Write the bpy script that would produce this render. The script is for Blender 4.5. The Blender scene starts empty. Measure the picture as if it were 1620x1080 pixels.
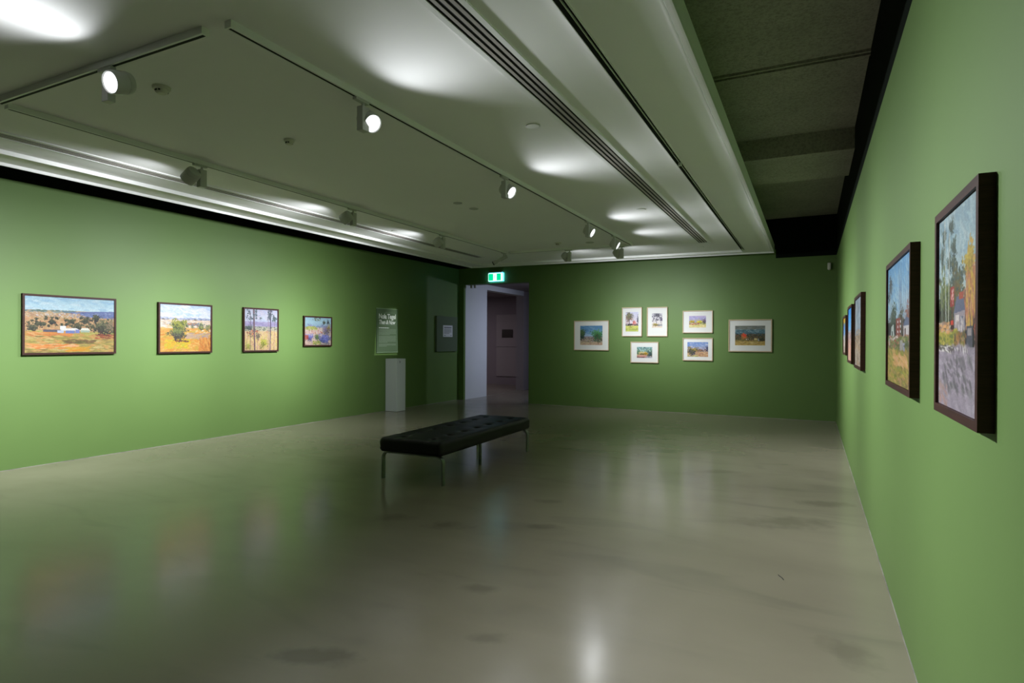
import bpy, bmesh, math, random
import numpy as np
from mathutils import Vector, Matrix

SC = bpy.context.scene
COL = SC.collection
rad = math.radians

# ------------------------------------------------------------------ camera
FPX = 947.0
yaw, pit, rol = rad(26.52), rad(-0.085), rad(0.28)
EYE = Vector((0, 0, 1.45))
cy, sy, cp, sp = math.cos(yaw), math.sin(yaw), math.cos(pit), math.sin(pit)
fwd = Vector((-sy * cp, cy * cp, sp))
rt0 = Vector((cy, sy, 0))
up0 = rt0.cross(fwd)
rt = math.cos(rol) * rt0 + math.sin(rol) * up0
up = -math.sin(rol) * rt0 + math.cos(rol) * up0
cam_d = bpy.data.cameras.new('camera')
cam_d.sensor_width = 36.0
cam_d.lens = FPX / 1620.0 * 36.0
cam_d.clip_start = 0.05
cam_d.clip_end = 100
cam = bpy.data.objects.new('camera', cam_d)
COL.objects.link(cam)
M3 = Matrix((rt, up, -fwd)).transposed()
cam.matrix_world = Matrix.Translation(EYE) @ M3.to_4x4()
SC.camera = cam

# ------------------------------------------------------------------ world, exposure
w = bpy.data.worlds.new('dark_world')
w.use_nodes = True
w.node_tree.nodes['Background'].inputs[0].default_value = (0.6, 0.7, 0.8, 1)
w.node_tree.nodes['Background'].inputs[1].default_value = 0.002
SC.world = w
SC.view_settings.view_transform = 'Standard'
SC.view_settings.look = 'None'
SC.view_settings.exposure = 0.0
SC.view_settings.gamma = 1.0
SC.view_settings.use_curve_mapping = False
SC.cycles.max_bounces = 12
SC.cycles.diffuse_bounces = 7
SC.cycles.glossy_bounces = 4
SC.cycles.sample_clamp_indirect = 6
SC.cycles.use_denoising = True

# ------------------------------------------------------------------ lamp beams
def beam_light(name, loc, target, watts, col=(0.93, 0.96, 1.0), s=17.0, cut=(62.0, 75.0), broad=0.35, sb=36.0, radius=0.035, mask=None):
    """a spotlight whose brightness falls off from the beam axis like a real flood reflector"""
    d = bpy.data.lights.new(name, 'SPOT')
    d.energy = watts
    d.color = col
    d.shadow_soft_size = radius
    d.spot_size = rad(min(178, 2 * cut[1] + 6))
    d.spot_blend = 0.05
    d.use_nodes = True
    nt = d.node_tree
    N, Lk = nt.nodes, nt.links
    em = [n for n in N if n.type == 'EMISSION'][0]
    tc = N.new('ShaderNodeTexCoord')
    sep = N.new('ShaderNodeSeparateXYZ')
    Lk.new(tc.outputs['Normal'], sep.inputs[0])
    def m(op, a, b=None, c=None):
        n = N.new('ShaderNodeMath'); n.operation = op
        for i, v in enumerate((a, b, c)):
            if v is None: continue
            if isinstance(v, (int, float)): n.inputs[i].default_value = v
            else: Lk.new(v, n.inputs[i])
        return n.outputs[0]
    ab = m('ABSOLUTE', sep.outputs[2])
    if mask:
        ax = m('ABSOLUTE', m('DIVIDE', sep.outputs[0], ab))
        ay = m('ABSOLUTE', m('DIVIDE', sep.outputs[1], ab))
        gx = m('LESS_THAN', ax, mask[0]); gy = m('LESS_THAN', ay, mask[1])
        out = m('MULTIPLY', gx, gy)
    else:
        th = m('ARCCOSINE', m('MINIMUM', ab, 0.99999))
        q = m('DIVIDE', th, rad(s))
        g1 = m('MULTIPLY', m('EXPONENT', m('MULTIPLY', m('MULTIPLY', q, q), -1.0)), 1.0 - broad)
        p = m('DIVIDE', th, rad(sb))
        g2 = m('MULTIPLY', m('EXPONENT', m('MULTIPLY', m('MULTIPLY', p, p), -1.0)), broad)
        g = m('ADD', g1, g2)
        mr = N.new('ShaderNodeMapRange'); mr.interpolation_type = 'SMOOTHSTEP'
        Lk.new(th, mr.inputs['Value'])
        mr.inputs['From Min'].default_value = rad(cut[0]); mr.inputs['From Max'].default_value = rad(cut[1])
        mr.inputs['To Min'].default_value = 1.0; mr.inputs['To Max'].default_value = 0.0
        out = m('MULTIPLY', g, mr.outputs[0])
    Lk.new(out, em.inputs['Strength'])
    o = bpy.data.objects.new(name, d)
    COL.objects.link(o)
    o.location = loc
    o.rotation_euler = (Vector(target) - Vector(loc)).to_track_quat('-Z', 'Y').to_euler()
    return o

Z0 = 3.09          # underside of the plasterboard ceiling
WL = 1090.0         # left lamps
WR = 1260.0
# name: (track point, head offset along, target, watts)
LAMPS = [
    # key, x, y, head offset from the stem, aim point, watts, beam width, label
    ('left', -5.03, 3.66, (-0.03, -0.085), (-7.87, 3.20, 0.80), WL * 1.05, 20,
     'white track spotlight over the left wall, nearest the camera on its track'),
    ('left', -5.03, 5.70, (-0.03, -0.085), (-7.85, 5.15, 1.15), WL * 1.0, 17,
     'white track spotlight over the left wall, middle of the three seen from behind'),
    ('left', -5.03, 7.70, (-0.03, -0.085), (-7.80, 7.15, 1.20), WL * 0.95, 17,
     'white track spotlight over the left wall, farthest of the three near the text panel'),
    ('right', -2.69, 3.14, (-0.008, 0.064), (0.41, 2.30, 0.85), WR * 0.72, 21,
     'blazing white track spotlight on the long right track, nearest the camera'),
    ('right', -2.69, 5.22, (-0.008, 0.064), (0.41, 4.95, 1.0), WR * 0.74, 20,
     'shining white track spotlight on the long right track, second from the camera'),
    ('right', -2.69, 7.66, (-0.008, 0.064), (0.41, 7.70, 1.15), WR * 0.68, 20,
     'shining white track spotlight on the long right track, third from the camera'),
    ('right', -2.69, 8.85, (-0.008, 0.064), (0.41, 9.25, 1.2), WR * 0.48, 20,
     'shining track spotlight with narrow-looking lens, last at the far end of the right track'),
    ('back', -3.72, 2.10, (0.112, 0.0), (-3.1, -3.0, 1.2), WR * 0.30, 24,
     'blazing white track spotlight on the short cross track nearest the camera'),
    ('far', -3.80, 9.86, (-0.085, 0.03), (-3.20, 12.4, 1.45), WL * 0.33, 17,
     'dark-looking track spotlight on the far cross track, left one above the doorway side'),
    ('far', -2.86, 9.86, (-0.085, 0.03), (-2.10, 12.4, 1.40), WL * 0.33, 17,
     'dark-looking track spotlight on the far cross track, right one at the track corner'),
]
HEAD_DROP = 0.140
for k, x, y, off, aim, W, sg, lab in LAMPS:
    hp = Vector((x + off[0], y + off[1], Z0 - 0.04 - HEAD_DROP + 0.03))
    d = (Vector(aim) - hp).normalized()
    beam_light('spot_beam', hp + d * 0.085, aim, W, s=sg, broad=0.36)
# framing projector on the text panel
beam_light('framing_beam', (-5.10, 9.72, 2.90), (-7.77, 9.80, 1.665), 380.0, mask=(0.113, 0.150), cut=(30, 40), radius=0.01)
# the next room's own lamp, seen only through the doorway
beam_light('next_room_lamp', (-3.85, 14.3, 2.66), (-7.5, 13.7, 1.2), 260.0, col=(0.74, 0.80, 1.0), s=26.0, cut=(70, 80), radius=0.05, broad=0.1)
_d = bpy.data.lights.new('side_room_fill', 'AREA'); _d.energy = 20.0; _d.size = 0.6; _d.color = (1.0, 0.90, 0.95)  # added fill that brightens the side room, no known lamp there
_o = bpy.data.objects.new('side_room_fill', _d); COL.objects.link(_o); _o.location = (-10.5, 15.2, 2.85)

# ------------------------------------------------------------------ materials
def s2l(c):
    return tuple((v / 12.92 if v <= 0.04045 else ((v + 0.055) / 1.055) ** 2.4) for v in c)
def rgb(r, g, b): return s2l((r / 255, g / 255, b / 255))

class NT:
    def __init__(s, name):
        s.m = bpy.data.materials.new(name); s.m.use_nodes = True
        s.t = s.m.node_tree; s.b = s.t.nodes['Principled BSDF']
        s.co = s.t.nodes.new('ShaderNodeTexCoord').outputs['Object']
    def n(s, ty, **kw):
        x = s.t.nodes.new(ty)
        for k, v in kw.items(): setattr(x, k, v)
        return x
    def l(s, a, b): s.t.links.new(a, b)
    def noise(s, scale, detail=4, rough=0.5, vec=None, dist=0.0):
        x = s.n('ShaderNodeTexNoise'); x.inputs['Scale'].default_value = scale
        x.inputs['Detail'].default_value = detail; x.inputs['Roughness'].default_value = rough
        x.inputs['Distortion'].default_value = dist
        s.l(vec or s.co, x.inputs['Vector']); return x.outputs[0]
    def mapr(s, v, a, b, c, d):
        x = s.n('ShaderNodeMapRange'); s.l(v, x.inputs[0])
        for i, q in enumerate((a, b, c, d)): x.inputs[i + 1].default_value = q
        return x.outputs[0]
    def mix(s, f, a, b, mode='MIX'):
        x = s.n('ShaderNodeMix', data_type='RGBA', blend_type=mode)
        if isinstance(f, (int, float)): x.inputs[0].default_value = f
        else: s.l(f, x.inputs[0])
        for i, v in ((6, a), (7, b)):
            if isinstance(v, tuple): x.inputs[i].default_value = (*v[:3], 1)
            else: s.l(v, x.inputs[i])
        return x.outputs[2]
    def bump(s, h, strength, dist=0.01):
        x = s.n('ShaderNodeBump'); x.inputs['Strength'].default_value = strength
        x.inputs['Distance'].default_value = dist
        s.l(h, x.inputs['Height']); s.l(x.outputs[0], s.b.inputs['Normal'])
    def vec(s, scale, loc=(0, 0, 0), rot=(0, 0, 0)):
        x = s.n('ShaderNodeMapping'); x.inputs['Scale'].default_value = scale
        x.inputs['Location'].default_value = loc; x.inputs['Rotation'].default_value = rot
        s.l(s.co, x.inputs[0]); return x.outputs[0]

def paint(name, col, rough=0.6, spec=0.4, var=0.04, nscale=1.5, bump=0.03, bscale=180, metal=0.0):
    n = NT(name)
    v = n.noise(nscale, 5, 0.6)
    f = n.mapr(v, 0.3, 0.7, 0.0, 1.0)
    a = tuple(c * (1 - var) for c in col); b = tuple(min(1, c * (1 + var)) for c in col)
    n.l(n.mix(f, a, b), n.b.inputs['Base Color'])
    n.b.inputs['Roughness'].default_value = rough
    n.b.inputs['Specular IOR Level'].default_value = spec
    n.b.inputs['Metallic'].default_value = metal
    if bump: n.bump(n.noise(bscale, 3, 0.6), bump, 0.002)
    return n.m

def emit(name, col, strength):
    n = NT(name)
    n.b.inputs['Base Color'].default_value = (*col, 1)
    n.b.inputs['Emission Color'].default_value = (*col, 1)
    n.b.inputs['Emission Strength'].default_value = strength
    return n.m

M = {}
M['green'] = paint('green_wall_paint', (0.108, 0.186, 0.051), 0.5, 0.32, 0.03, 1.2, 0.05, 140)
M['back'] = paint('charcoal_wall_paint', (0.10, 0.10, 0.095), 0.7, 0.3)
M['dark_green'] = paint('black_paint_and_lip_shade', (0.005, 0.008, 0.005), 0.95, 0.08, 0.05)  # black upper walls; on the left it paints in the lip's shade
M['ceil'] = paint('white_plasterboard', (0.80, 0.80, 0.79), 0.75, 0.25, 0.02, 0.8, 0.02, 120)
M['trimw'] = paint('white_trim_paint', (0.74, 0.75, 0.73), 0.5, 0.4, 0.015)
M['lamp_white'] = paint('powder_coated_white', (0.45, 0.46, 0.43), 0.42, 0.5, 0.02, 6, 0.02, 300)
M['lamp_grey'] = paint('lamp_back_grey', (0.42, 0.43, 0.40), 0.5, 0.4, 0.03, 6, 0.02, 300)
M['black'] = paint('slot_black', (0.006, 0.006, 0.007), 0.7, 0.2, 0.1)
M['blade'] = paint('diffuser_blade', (0.34, 0.31, 0.29), 0.5, 0.4, 0.04)
M['grille_black'] = paint('sensor_black', (0.01, 0.01, 0.008), 0.5, 0.4, 0.05)
M['device'] = paint('off_white_plastic', (0.60, 0.60, 0.52), 0.45, 0.4, 0.03)
M['lens'] = emit('lit_lamp_lens', (0.95, 0.97, 1.0), 2.2)
M['next_white'] = paint('white_corridor_wall', (0.62, 0.64, 0.70), 0.7, 0.3, 0.02)
M['next_grey'] = paint('mauve_grey_wall', (0.30, 0.26, 0.30), 0.7, 0.3, 0.02)
M['next_panel'] = paint('mauve_grey_panel', (0.38, 0.34, 0.37), 0.6, 0.3, 0.02)
M['plaque'] = paint('dark_bronze_plaque', (0.02, 0.012, 0.008), 0.4, 0.5, 0.1)
M['plinth'] = paint('white_plinth_paint', (0.56, 0.60, 0.60), 0.55, 0.35, 0.02)
M['sheet'] = paint('printed_paper', (0.72, 0.72, 0.80), 0.7, 0.3, 0.01)
M['ink'] = paint('grey_ink', (0.12, 0.12, 0.17), 0.7, 0.2, 0.05)
M['vinyl'] = paint('white_vinyl_lettering', (0.86, 0.90, 0.84), 0.5, 0.3, 0.01)
M['vinyl_fine'] = paint('fine_print_vinyl', (0.25, 0.32, 0.23), 0.6, 0.3, 0.03)
M['panel_green'] = paint('text_panel_green', (0.11, 0.17, 0.09), 0.5, 0.4, 0.03)
M['panel_edge'] = paint('text_panel_pale_edge', (0.30, 0.43, 0.26), 0.5, 0.4, 0.03)
M['board_green'] = paint('board_dull_green', (0.095, 0.135, 0.08), 0.6, 0.3, 0.03)
M['mat'] = paint('white_window_mat', (0.66, 0.66, 0.64), 0.8, 0.2, 0.01, 4, 0.02, 200)
M['caulk'] = paint('pale_sealant', (0.24, 0.235, 0.20), 0.7, 0.2, 0.5, 3)

def wood(name, c1, c2, rough=0.4):
    n = NT(name)
    v = n.noise(3.0, 6, 0.6, n.vec((1.0, 1.0, 22.0)), 0.6)
    v2 = n.noise(60.0, 3, 0.5, n.vec((1.0, 1.0, 12.0)))
    f = n.mapr(v, 0.3, 0.7, 0, 1)
    c = n.mix(f, c1, c2)
    c = n.mix(n.mapr(v2, 0.35, 0.65, 0, 0.35), c, tuple(x * 0.6 for x in c1))
    n.l(c, n.b.inputs['Base Color'])
    n.b.inputs['Roughness'].default_value = rough
    n.b.inputs['Specular IOR Level'].default_value = 0.22
    n.bump(v2, 0.1, 0.001)
    return n.m
M['dark_wood'] = wood('dark_stained_frame_wood', (0.026, 0.009, 0.007), (0.055, 0.019, 0.014), 0.5)
M['pale_wood'] = wood('pale_limed_frame_wood', (0.50, 0.37, 0.23), (0.62, 0.49, 0.33), 0.5)

def leather():
    n = NT('black_leather')
    v = n.noise(220, 4, 0.6)
    n.b.inputs['Base Color'].default_value = (0.0025, 0.0025, 0.0035, 1)
    n.l(n.mapr(v, 0.3, 0.7, 0.34, 0.5), n.b.inputs['Roughness'])
    n.b.inputs['Specular IOR Level'].default_value = 0.28
    n.bump(v, 0.15, 0.001)
    return n.m
M['leather'] = leather()
M['chrome'] = paint('brushed_steel', (0.30, 0.34, 0.32), 0.28, 0.5, 0.05, 20, 0.02, 400, metal=1.0)

def concrete_soffit():
    n = NT('board_marked_concrete')
    v1 = n.noise(1.5, 5, 0.6); v2 = n.noise(38, 5, 0.8); v3 = n.noise(9, 4, 0.7)
    c = n.mix(n.mapr(v1, 0.3, 0.7, 0, 1), (0.34, 0.34, 0.27), (0.46, 0.45, 0.37))
    c = n.mix(n.mapr(v2, 0.38, 0.55, 0.55, 0), c, (0.15, 0.15, 0.12))
    c = n.mix(n.mapr(v3, 0.66, 0.74, 0, 0.6), c, (0.07, 0.07, 0.06))
    n.l(c, n.b.inputs['Base Color'])
    n.b.inputs['Roughness'].default_value = 0.9
    n.bump(v2, 0.6, 0.01)
    return n.m
M['concrete'] = concrete_soffit()

STAINS = [  # x, y, rx, ry, strength : old scuffs on the screed
    (-2.02, 2.05, 0.22, 0.075, 0.55), (-0.28, 2.35, 0.13, 0.11, 0.40), (-0.18, 5.30, 0.33, 0.16, 0.35),
    (-1.72, 3.05, 0.10, 0.07, 0.40), (-1.40, 2.55, 0.10, 0.06, 0.35), (-2.55, 3.95, 0.17, 0.10, 0.40),
    (-3.05, 3.95, 0.16, 0.10, 0.30), (0.12, 6.05, 0.22, 0.10, 0.35), (-1.85, 4.3, 0.12, 0.06, 0.3),
    (-0.95, 7.0, 0.25, 0.10, 0.3), (0.16, 3.2, 0.10, 0.15, 0.35), (-1.75, 8.0, 0.25, 0.12, 0.45),
    (0.3, 2.6, 0.05, 0.12, 0.3), (-2.1, 5.0, 0.12, 0.07, 0.3), (0.2, 9.6, 0.2, 0.35, 0.3)]
def floor_mat():
    n = NT('polished_concrete_screed')
    big = n.noise(0.55, 3, 0.5, dist=0.6)
    streak = n.noise(1.0, 3, 0.5, n.vec((0.8, 2.6, 1), rot=(0, 0, rad(18))), 1.0)
    fine = n.noise(38, 5, 0.7)
    c = n.mix(n.mapr(big, 0.32, 0.68, 0, 1), (0.205, 0.182, 0.134), (0.272, 0.243, 0.182))
    c = n.mix(n.mapr(streak, 0.30, 0.75, 0.0, 0.35), c, (0.30, 0.265, 0.20))
    c = n.mix(n.mapr(streak, 0.40, 0.25, 0.0, 0.35), c, (0.165, 0.155, 0.118))
    c = n.mix(n.mapr(fine, 0.35, 0.65, 0.02, 0.0), c, (0.2, 0.2, 0.17))
    wob = n.noise(5.0, 4, 0.6)
    for (x, y, rx, ry, st) in STAINS:
        mp = n.n('ShaderNodeMapping', vector_type='TEXTURE')
        mp.inputs['Location'].default_value = (x, y, 0)
        mp.inputs['Rotation'].default_value = (0, 0, rad(20))
        mp.inputs['Scale'].default_value = (rx, ry, 50)
        n.l(n.co, mp.inputs[0])
        ln = n.n('ShaderNodeVectorMath', operation='LENGTH'); n.l(mp.outputs[0], ln.inputs[0])
        ad = n.n('ShaderNodeMath', operation='ADD'); n.l(ln.outputs['Value'], ad.inputs[0])
        n.l(n.mapr(wob, 0.3, 0.7, -0.45, 0.45), ad.inputs[1])
        f = n.mapr(ad.outputs[0], 0.45, 1.25, st, 0.0)
        c = n.mix(f, c, (0.085, 0.078, 0.055))
    n.l(c, n.b.inputs['Base Color'])
    n.l(n.mapr(n.noise(2.2, 5, 0.6), 0.3, 0.7, 0.18, 0.24), n.b.inputs['Roughness'])
    n.b.inputs['Specular IOR Level'].default_value = 0.5
    n.b.inputs['IOR'].default_value = 1.68
    n.bump(n.noise(4, 1, 0.5, n.vec((1, 2.0, 1))), 0.02, 0.01)
    return n.m
M['floor'] = floor_mat()

# ------------------------------------------------------------------ mesh helpers
def obj(name, bm, m, parent=None, smooth=False):
    me = bpy.data.meshes.new(name)
    bmesh.ops.recalc_face_normals(bm, faces=bm.faces)
    bm.to_mesh(me); bm.free()
    ms = m if isinstance(m, (list, tuple)) else [m]
    for x in ms: me.materials.append(x)
    if smooth:
        for p in me.polygons: p.use_smooth = True
    o = bpy.data.objects.new(name, me)
    COL.objects.link(o)
    if parent is not None: o.parent = parent
    return o

def box(bm, x0, x1, y0, y1, z0, z1, bev=0.0, mi=0):
    vs = [bm.verts.new((x, y, z)) for x in (x0, x1) for y in (y0, y1) for z in (z0, z1)]
    fs = [bm.faces.new([vs[i] for i in q]) for q in
          ((0, 1, 3, 2), (4, 6, 7, 5), (0, 4, 5, 1), (2, 3, 7, 6), (0, 2, 6, 4), (1, 5, 7, 3))]
    for f in fs: f.material_index = mi
    if bev:
        es = list({e for f in fs for e in f.edges})
        bmesh.ops.bevel(bm, geom=es, offset=bev, segments=2, affect='EDGES', profile=0.5)
    return fs

def prism(bm, pts, z0, z1, mi=0):
    """vertical prism over a plan polygon"""
    lo = [bm.verts.new((x, y, z0)) for x, y in pts]; hi = [bm.verts.new((x, y, z1)) for x, y in pts]
    n = len(pts)
    fs = [bm.faces.new(lo[::-1]), bm.faces.new(hi)]
    for i in range(n): fs.append(bm.faces.new((lo[i], lo[(i + 1) % n], hi[(i + 1) % n], hi[i])))
    for f in fs: f.material_index = mi

def lathe(bm, prof, seg=32, mat=None, mi=0, cap=True):
    """profile of (radius, height) pairs about Z, then moved by mat"""
    rings = []
    for r, h in prof:
        rings.append([bm.verts.new((r * math.cos(2 * math.pi * i / seg), r * math.sin(2 * math.pi * i / seg), h)) for i in range(seg)])
    for a, b in zip(rings, rings[1:]):
        for i in range(seg):
            f = bm.faces.new((a[i], a[(i + 1) % seg], b[(i + 1) % seg], b[i])); f.material_index = mi
    if cap:
        for rr in (rings[0], rings[-1]):
            f = bm.faces.new(rr); f.material_index = mi
    if mat is not None:
        bmesh.ops.transform(bm, matrix=mat, verts=[v for r in rings for v in r])

def nbm(): return bmesh.new()
def tag(o, label=None, cat=None, group=None, kind=None):
    if label: o['label'] = label
    if cat: o['category'] = cat
    if group: o['group'] = group
    if kind: o['kind'] = kind
    return o
def thing(name, label, cat, loc=(0, 0, 0), rz=0.0, group=None):
    o = bpy.data.objects.new(name, None); COL.objects.link(o)
    o.empty_display_size = 0.1
    o.location = loc; o.rotation_euler = (0, 0, rz)
    return tag(o, label, cat, group)
def struct(name, bm, m, label=None, parent=None, smooth=False):
    o = obj(name, bm, m, parent, smooth)
    if parent is None: tag(o, label, None, None, 'structure')
    return o

# ------------------------------------------------------------------ the room
YN = -3.4                                   # wall behind the camera
def XL(y): return -7.94 + 0.0176 * y        # the left wall stands a degree off square
def YF(x): return 12.36 - 0.0236 * x        # and so does the far one
XR = 0.415
CORN = (XL(12.542), 12.542)
ZT = 3.78                                   # concrete soffit

bm = nbm(); prism(bm, [(-14.5, YN - 0.3), (1.0, YN - 0.3), (1.0, 22.3), (-14.5, 22.3)], -0.12, 0.0)
struct('floor', bm, M['floor'], 'polished concrete floor')

WT = 0.25
# left wall, green up to 3.19 and the ceiling lip's shade painted black above
xa, ya = XL(YN), YN
bm = nbm()
prism(bm, [(xa, ya), (CORN[0], CORN[1]), (CORN[0] - WT, CORN[1]), (xa - WT, ya)], 0, 3.19)
struct('wall_left', bm, M['green'], 'green left wall')
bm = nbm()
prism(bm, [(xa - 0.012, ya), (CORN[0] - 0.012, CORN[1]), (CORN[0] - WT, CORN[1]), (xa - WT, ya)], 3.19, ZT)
struct('wall_left_upper', bm, M['dark_green'], 'ceiling lip shade painted as a black band above the left wall')
# right wall
bm = nbm(); box(bm, XR, XR + WT, YN, YF(XR) + WT, 0, 3.04); struct('wall_right', bm, M['green'], 'green right wall')
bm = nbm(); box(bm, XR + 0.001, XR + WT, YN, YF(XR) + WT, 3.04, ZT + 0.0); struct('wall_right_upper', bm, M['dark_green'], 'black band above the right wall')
# unseen back wall behind the camera, kept dark to cut green bounce
bm = nbm(); box(bm, XL(YN) - WT, XR + WT, YN - WT, YN, 0, ZT); struct('wall_back', bm, M['back'], 'unseen charcoal wall behind the camera')
# far wall with the doorway
DX0, DX1, DZ = -7.575, -5.805, 2.805
def farseg(bm, x0, x1, z0, z1, off=0.0):
    prism(bm, [(x0, YF(x0) + off), (x1, YF(x1) + off), (x1, YF(x1) + WT), (x0, YF(x0) + WT)], z0, z1)
bm = nbm()
farseg(bm, DX1, -0.60, 0, 3.20)
farseg(bm, -0.60, XR, 0, 3.034)
farseg(bm, CORN[0], DX0, 0, 3.20)
farseg(bm, DX0, DX1, DZ, 3.20)
struct('wall_far', bm, M['green'], 'green far wall with the doorway')
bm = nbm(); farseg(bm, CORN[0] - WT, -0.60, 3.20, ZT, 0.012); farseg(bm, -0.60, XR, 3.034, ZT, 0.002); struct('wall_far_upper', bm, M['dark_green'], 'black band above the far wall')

# pale sealant line along the wall feet
bm = nbm()
prism(bm, [(XL(YN), YN), (XL(12.45), 12.45), (XL(12.45) + 0.004, 12.45), (XL(YN) + 0.004, YN)], 0, 0.005)
struct('baseboard_left', bm, M['caulk'], 'pale sealant line at the foot of the left wall')
bm = nbm(); box(bm, XR - 0.004, XR, YN, YF(XR), 0, 0.005)
struct('baseboard_right', bm, M['caulk'], 'pale sealant line at the foot of the right wall')
bm = nbm(); prism(bm, [(DX1 + 0.01, YF(DX1) - 0.005), (XR - 0.01, YF(XR) - 0.005), (XR - 0.01, YF(XR)), (DX1 + 0.01, YF(DX1))], 0, 0.006)
struct('baseboard_far', bm, M['caulk'], 'pale sealant line at the foot of the far wall')

# concrete soffit with a downstand beam and a formwork rib
bm = nbm()
box(bm, XL(YN) - WT, XR + WT, YN - WT, 12.95, ZT, ZT + 0.25)
struct('ceiling_concrete', bm, M['concrete'], 'raw concrete soffit above the right wall')
bm = nbm()
box(bm, XL(8) - 0.01, XR + 0.012, 7.44, 8.62, 3.545, ZT)
struct('trim_9', bm, M['concrete'], 'concrete downstand beam')
bm = nbm()
for a, h in ((5.51, 0.022), (5.56, 0.03)):
    box(bm, XL(5) - 0.01, XR + 0.012, a, a + 0.022, ZT - h, ZT)
struct('trim_10', bm, M['concrete'], 'thin formwork rib across the concrete soffit')

# ------- hanging plasterboard ceiling
CX0, CX1 = -6.77, -0.595
def cfar(x): return 11.55 + (x + 6.71) * (0.27 / 6.11)
CN = -2.6
# openings for the two linear diffusers and the slot on the right
DR = (-1.664, -1.522)     # right diffuser neck
DL = (-5.905, -5.763)     # left diffuser neck
SLOT = (-1.088, -1.066)
DEND = 10.27
bm = nbm()
T = 0.12
def cseg(x0, x1, y0=None, y1=None, z0=Z0, z1=Z0 + T):
    pts = [(x0, CN if y0 is None else y0), (x1, CN if y0 is None else y0),
           (x1, cfar(x1) if y1 is None else y1), (x0, cfar(x0) if y1 is None else y1)]
    prism(bm, pts, z0, z1)
cseg(CX0, DL[0]); cseg(DL[1], DR[0]); cseg(DR[1], SLOT[0]); cseg(SLOT[1], CX1)
cseg(DL[0], DL[1], DEND); cseg(DR[0], DR[1], DEND); cseg(SLOT[0], SLOT[1], 11.42)
struct('ceiling', bm, M['ceil'], 'white suspended plasterboard ceiling')
# lip round the rim
bm = nbm()
LZ = 3.06
cseg(CX0, CX0 + 0.012, z0=LZ, z1=Z0); cseg(CX1 - 0.012, CX1, z0=LZ, z1=Z0)
prism(bm, [(CX0, cfar(CX0) - 0.012), (CX1, cfar(CX1) - 0.012), (CX1, cfar(CX1)), (CX0, cfar(CX0))], LZ, Z0)
struct('trim_1', bm, M['trimw'], 'white lip round the ceiling rim')
bm = nbm()
cseg(CX1 - 0.055, CX1 - 0.047, z0=Z0 - 0.012, z1=Z0)
struct('trim_8', bm, M['trimw'], 'fine white bead beside the right ceiling lip')
# inner fins
FZ = 3.052
fl, fr = -6.30, -1.100
bm = nbm(); cseg(fl - 0.010, fl, None, cfar(fl) - 0.38, FZ, Z0); struct('trim_2', bm, M['trimw'], 'white fin along the left of the ceiling')
bm = nbm(); cseg(fr, fr + 0.004, None, cfar(fr) - 0.38, FZ, Z0); struct('trim_3', bm, M['trimw'], 'white fin along the right slot of the ceiling')
bm = nbm()
prism(bm, [(fl, cfar(fl) - 0.38), (fr, cfar(fr) - 0.38), (fr, cfar(fr) - 0.37), (fl, cfar(fl) - 0.37)], FZ, Z0)
struct('trim_4', bm, M['trimw'], 'white fin along the far side of the ceiling')
# dark trough behind the right slot
bm = nbm()
box(bm, SLOT[0] - 0.004, SLOT[0], CN, 11.42, Z0 + 0.012, Z0 + T)
box(bm, SLOT[1], SLOT[1] + 0.004, CN, 11.42, Z0 + 0.012, Z0 + T)
box(bm, SLOT[0], SLOT[1], CN, 11.42, Z0 + 0.05, Z0 + 0.06)
box(bm, -1.096, SLOT[0] - 0.004, CN, 5.58, FZ + 0.003, Z0 - 0.0005)
box(bm, -1.096, SLOT[0] - 0.004, 5.60, 11.15, FZ + 0.003, Z0 - 0.0005)
box(bm, -1.095, SLOT[1] + 0.001, 5.58, 5.60, FZ + 0.004, Z0 - 0.0005, mi=1)
box(bm, SLOT[1] - 0.001, SLOT[1] + 0.006, CN, 11.15, Z0 - 0.006, Z0 - 0.0004, mi=1)
struct('trim_5', bm, [M['black'], M['trimw']], 'dark recessed slot along the right of the ceiling')

# linear slot diffusers
def diffuser(x0, x1, label):
    r = thing('slot_diffuser', label, 'air diffuser', (0, 0, 0), 0, 'linear slot diffusers in the ceiling')
    y0, y1 = CN + 0.02, DEND - 0.02
    b = nbm(); fw, pz = 0.030, 0.011
    box(b, x0 - fw, x0 + 0.002, y0, y1 + fw, Z0 - pz, Z0 - 0.0005)
    box(b, x1 - 0.002, x1 + fw, y0, y1 + fw, Z0 - pz, Z0 - 0.0005)
    box(b, x0 + 0.002, x1 - 0.002, y1 - 0.002, y1 + fw, Z0 - pz, Z0 - 0.0005)
    obj('flange', b, M['trimw'], r)
    b = nbm()
    box(b, x0 + 0.0025, x1 - 0.0025, y0, y1 - 0.003, Z0 - 0.0065, Z0 + 0.05)
    obj('plenum', b, M['black'], r)
    wd = x1 - x0; pitch = (wd + 0.0225) / 4
    for k in range(3):
        b = nbm(); c = x0 + pitch * (k + 1) - 0.01125
        box(b, c - 0.0105, c + 0.0105, y0, y1 - 0.003, Z0 - 0.009, Z0 - 0.0066)
        obj('blade', b, M['blade'], r)
    return r
diffuser(DR[0], DR[1], 'wide four-slot air diffuser running down the ceiling right of the lit spotlights')
diffuser(DL[0], DL[1], 'long four-slot air diffuser running along the ceiling beside the left wall')

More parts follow.
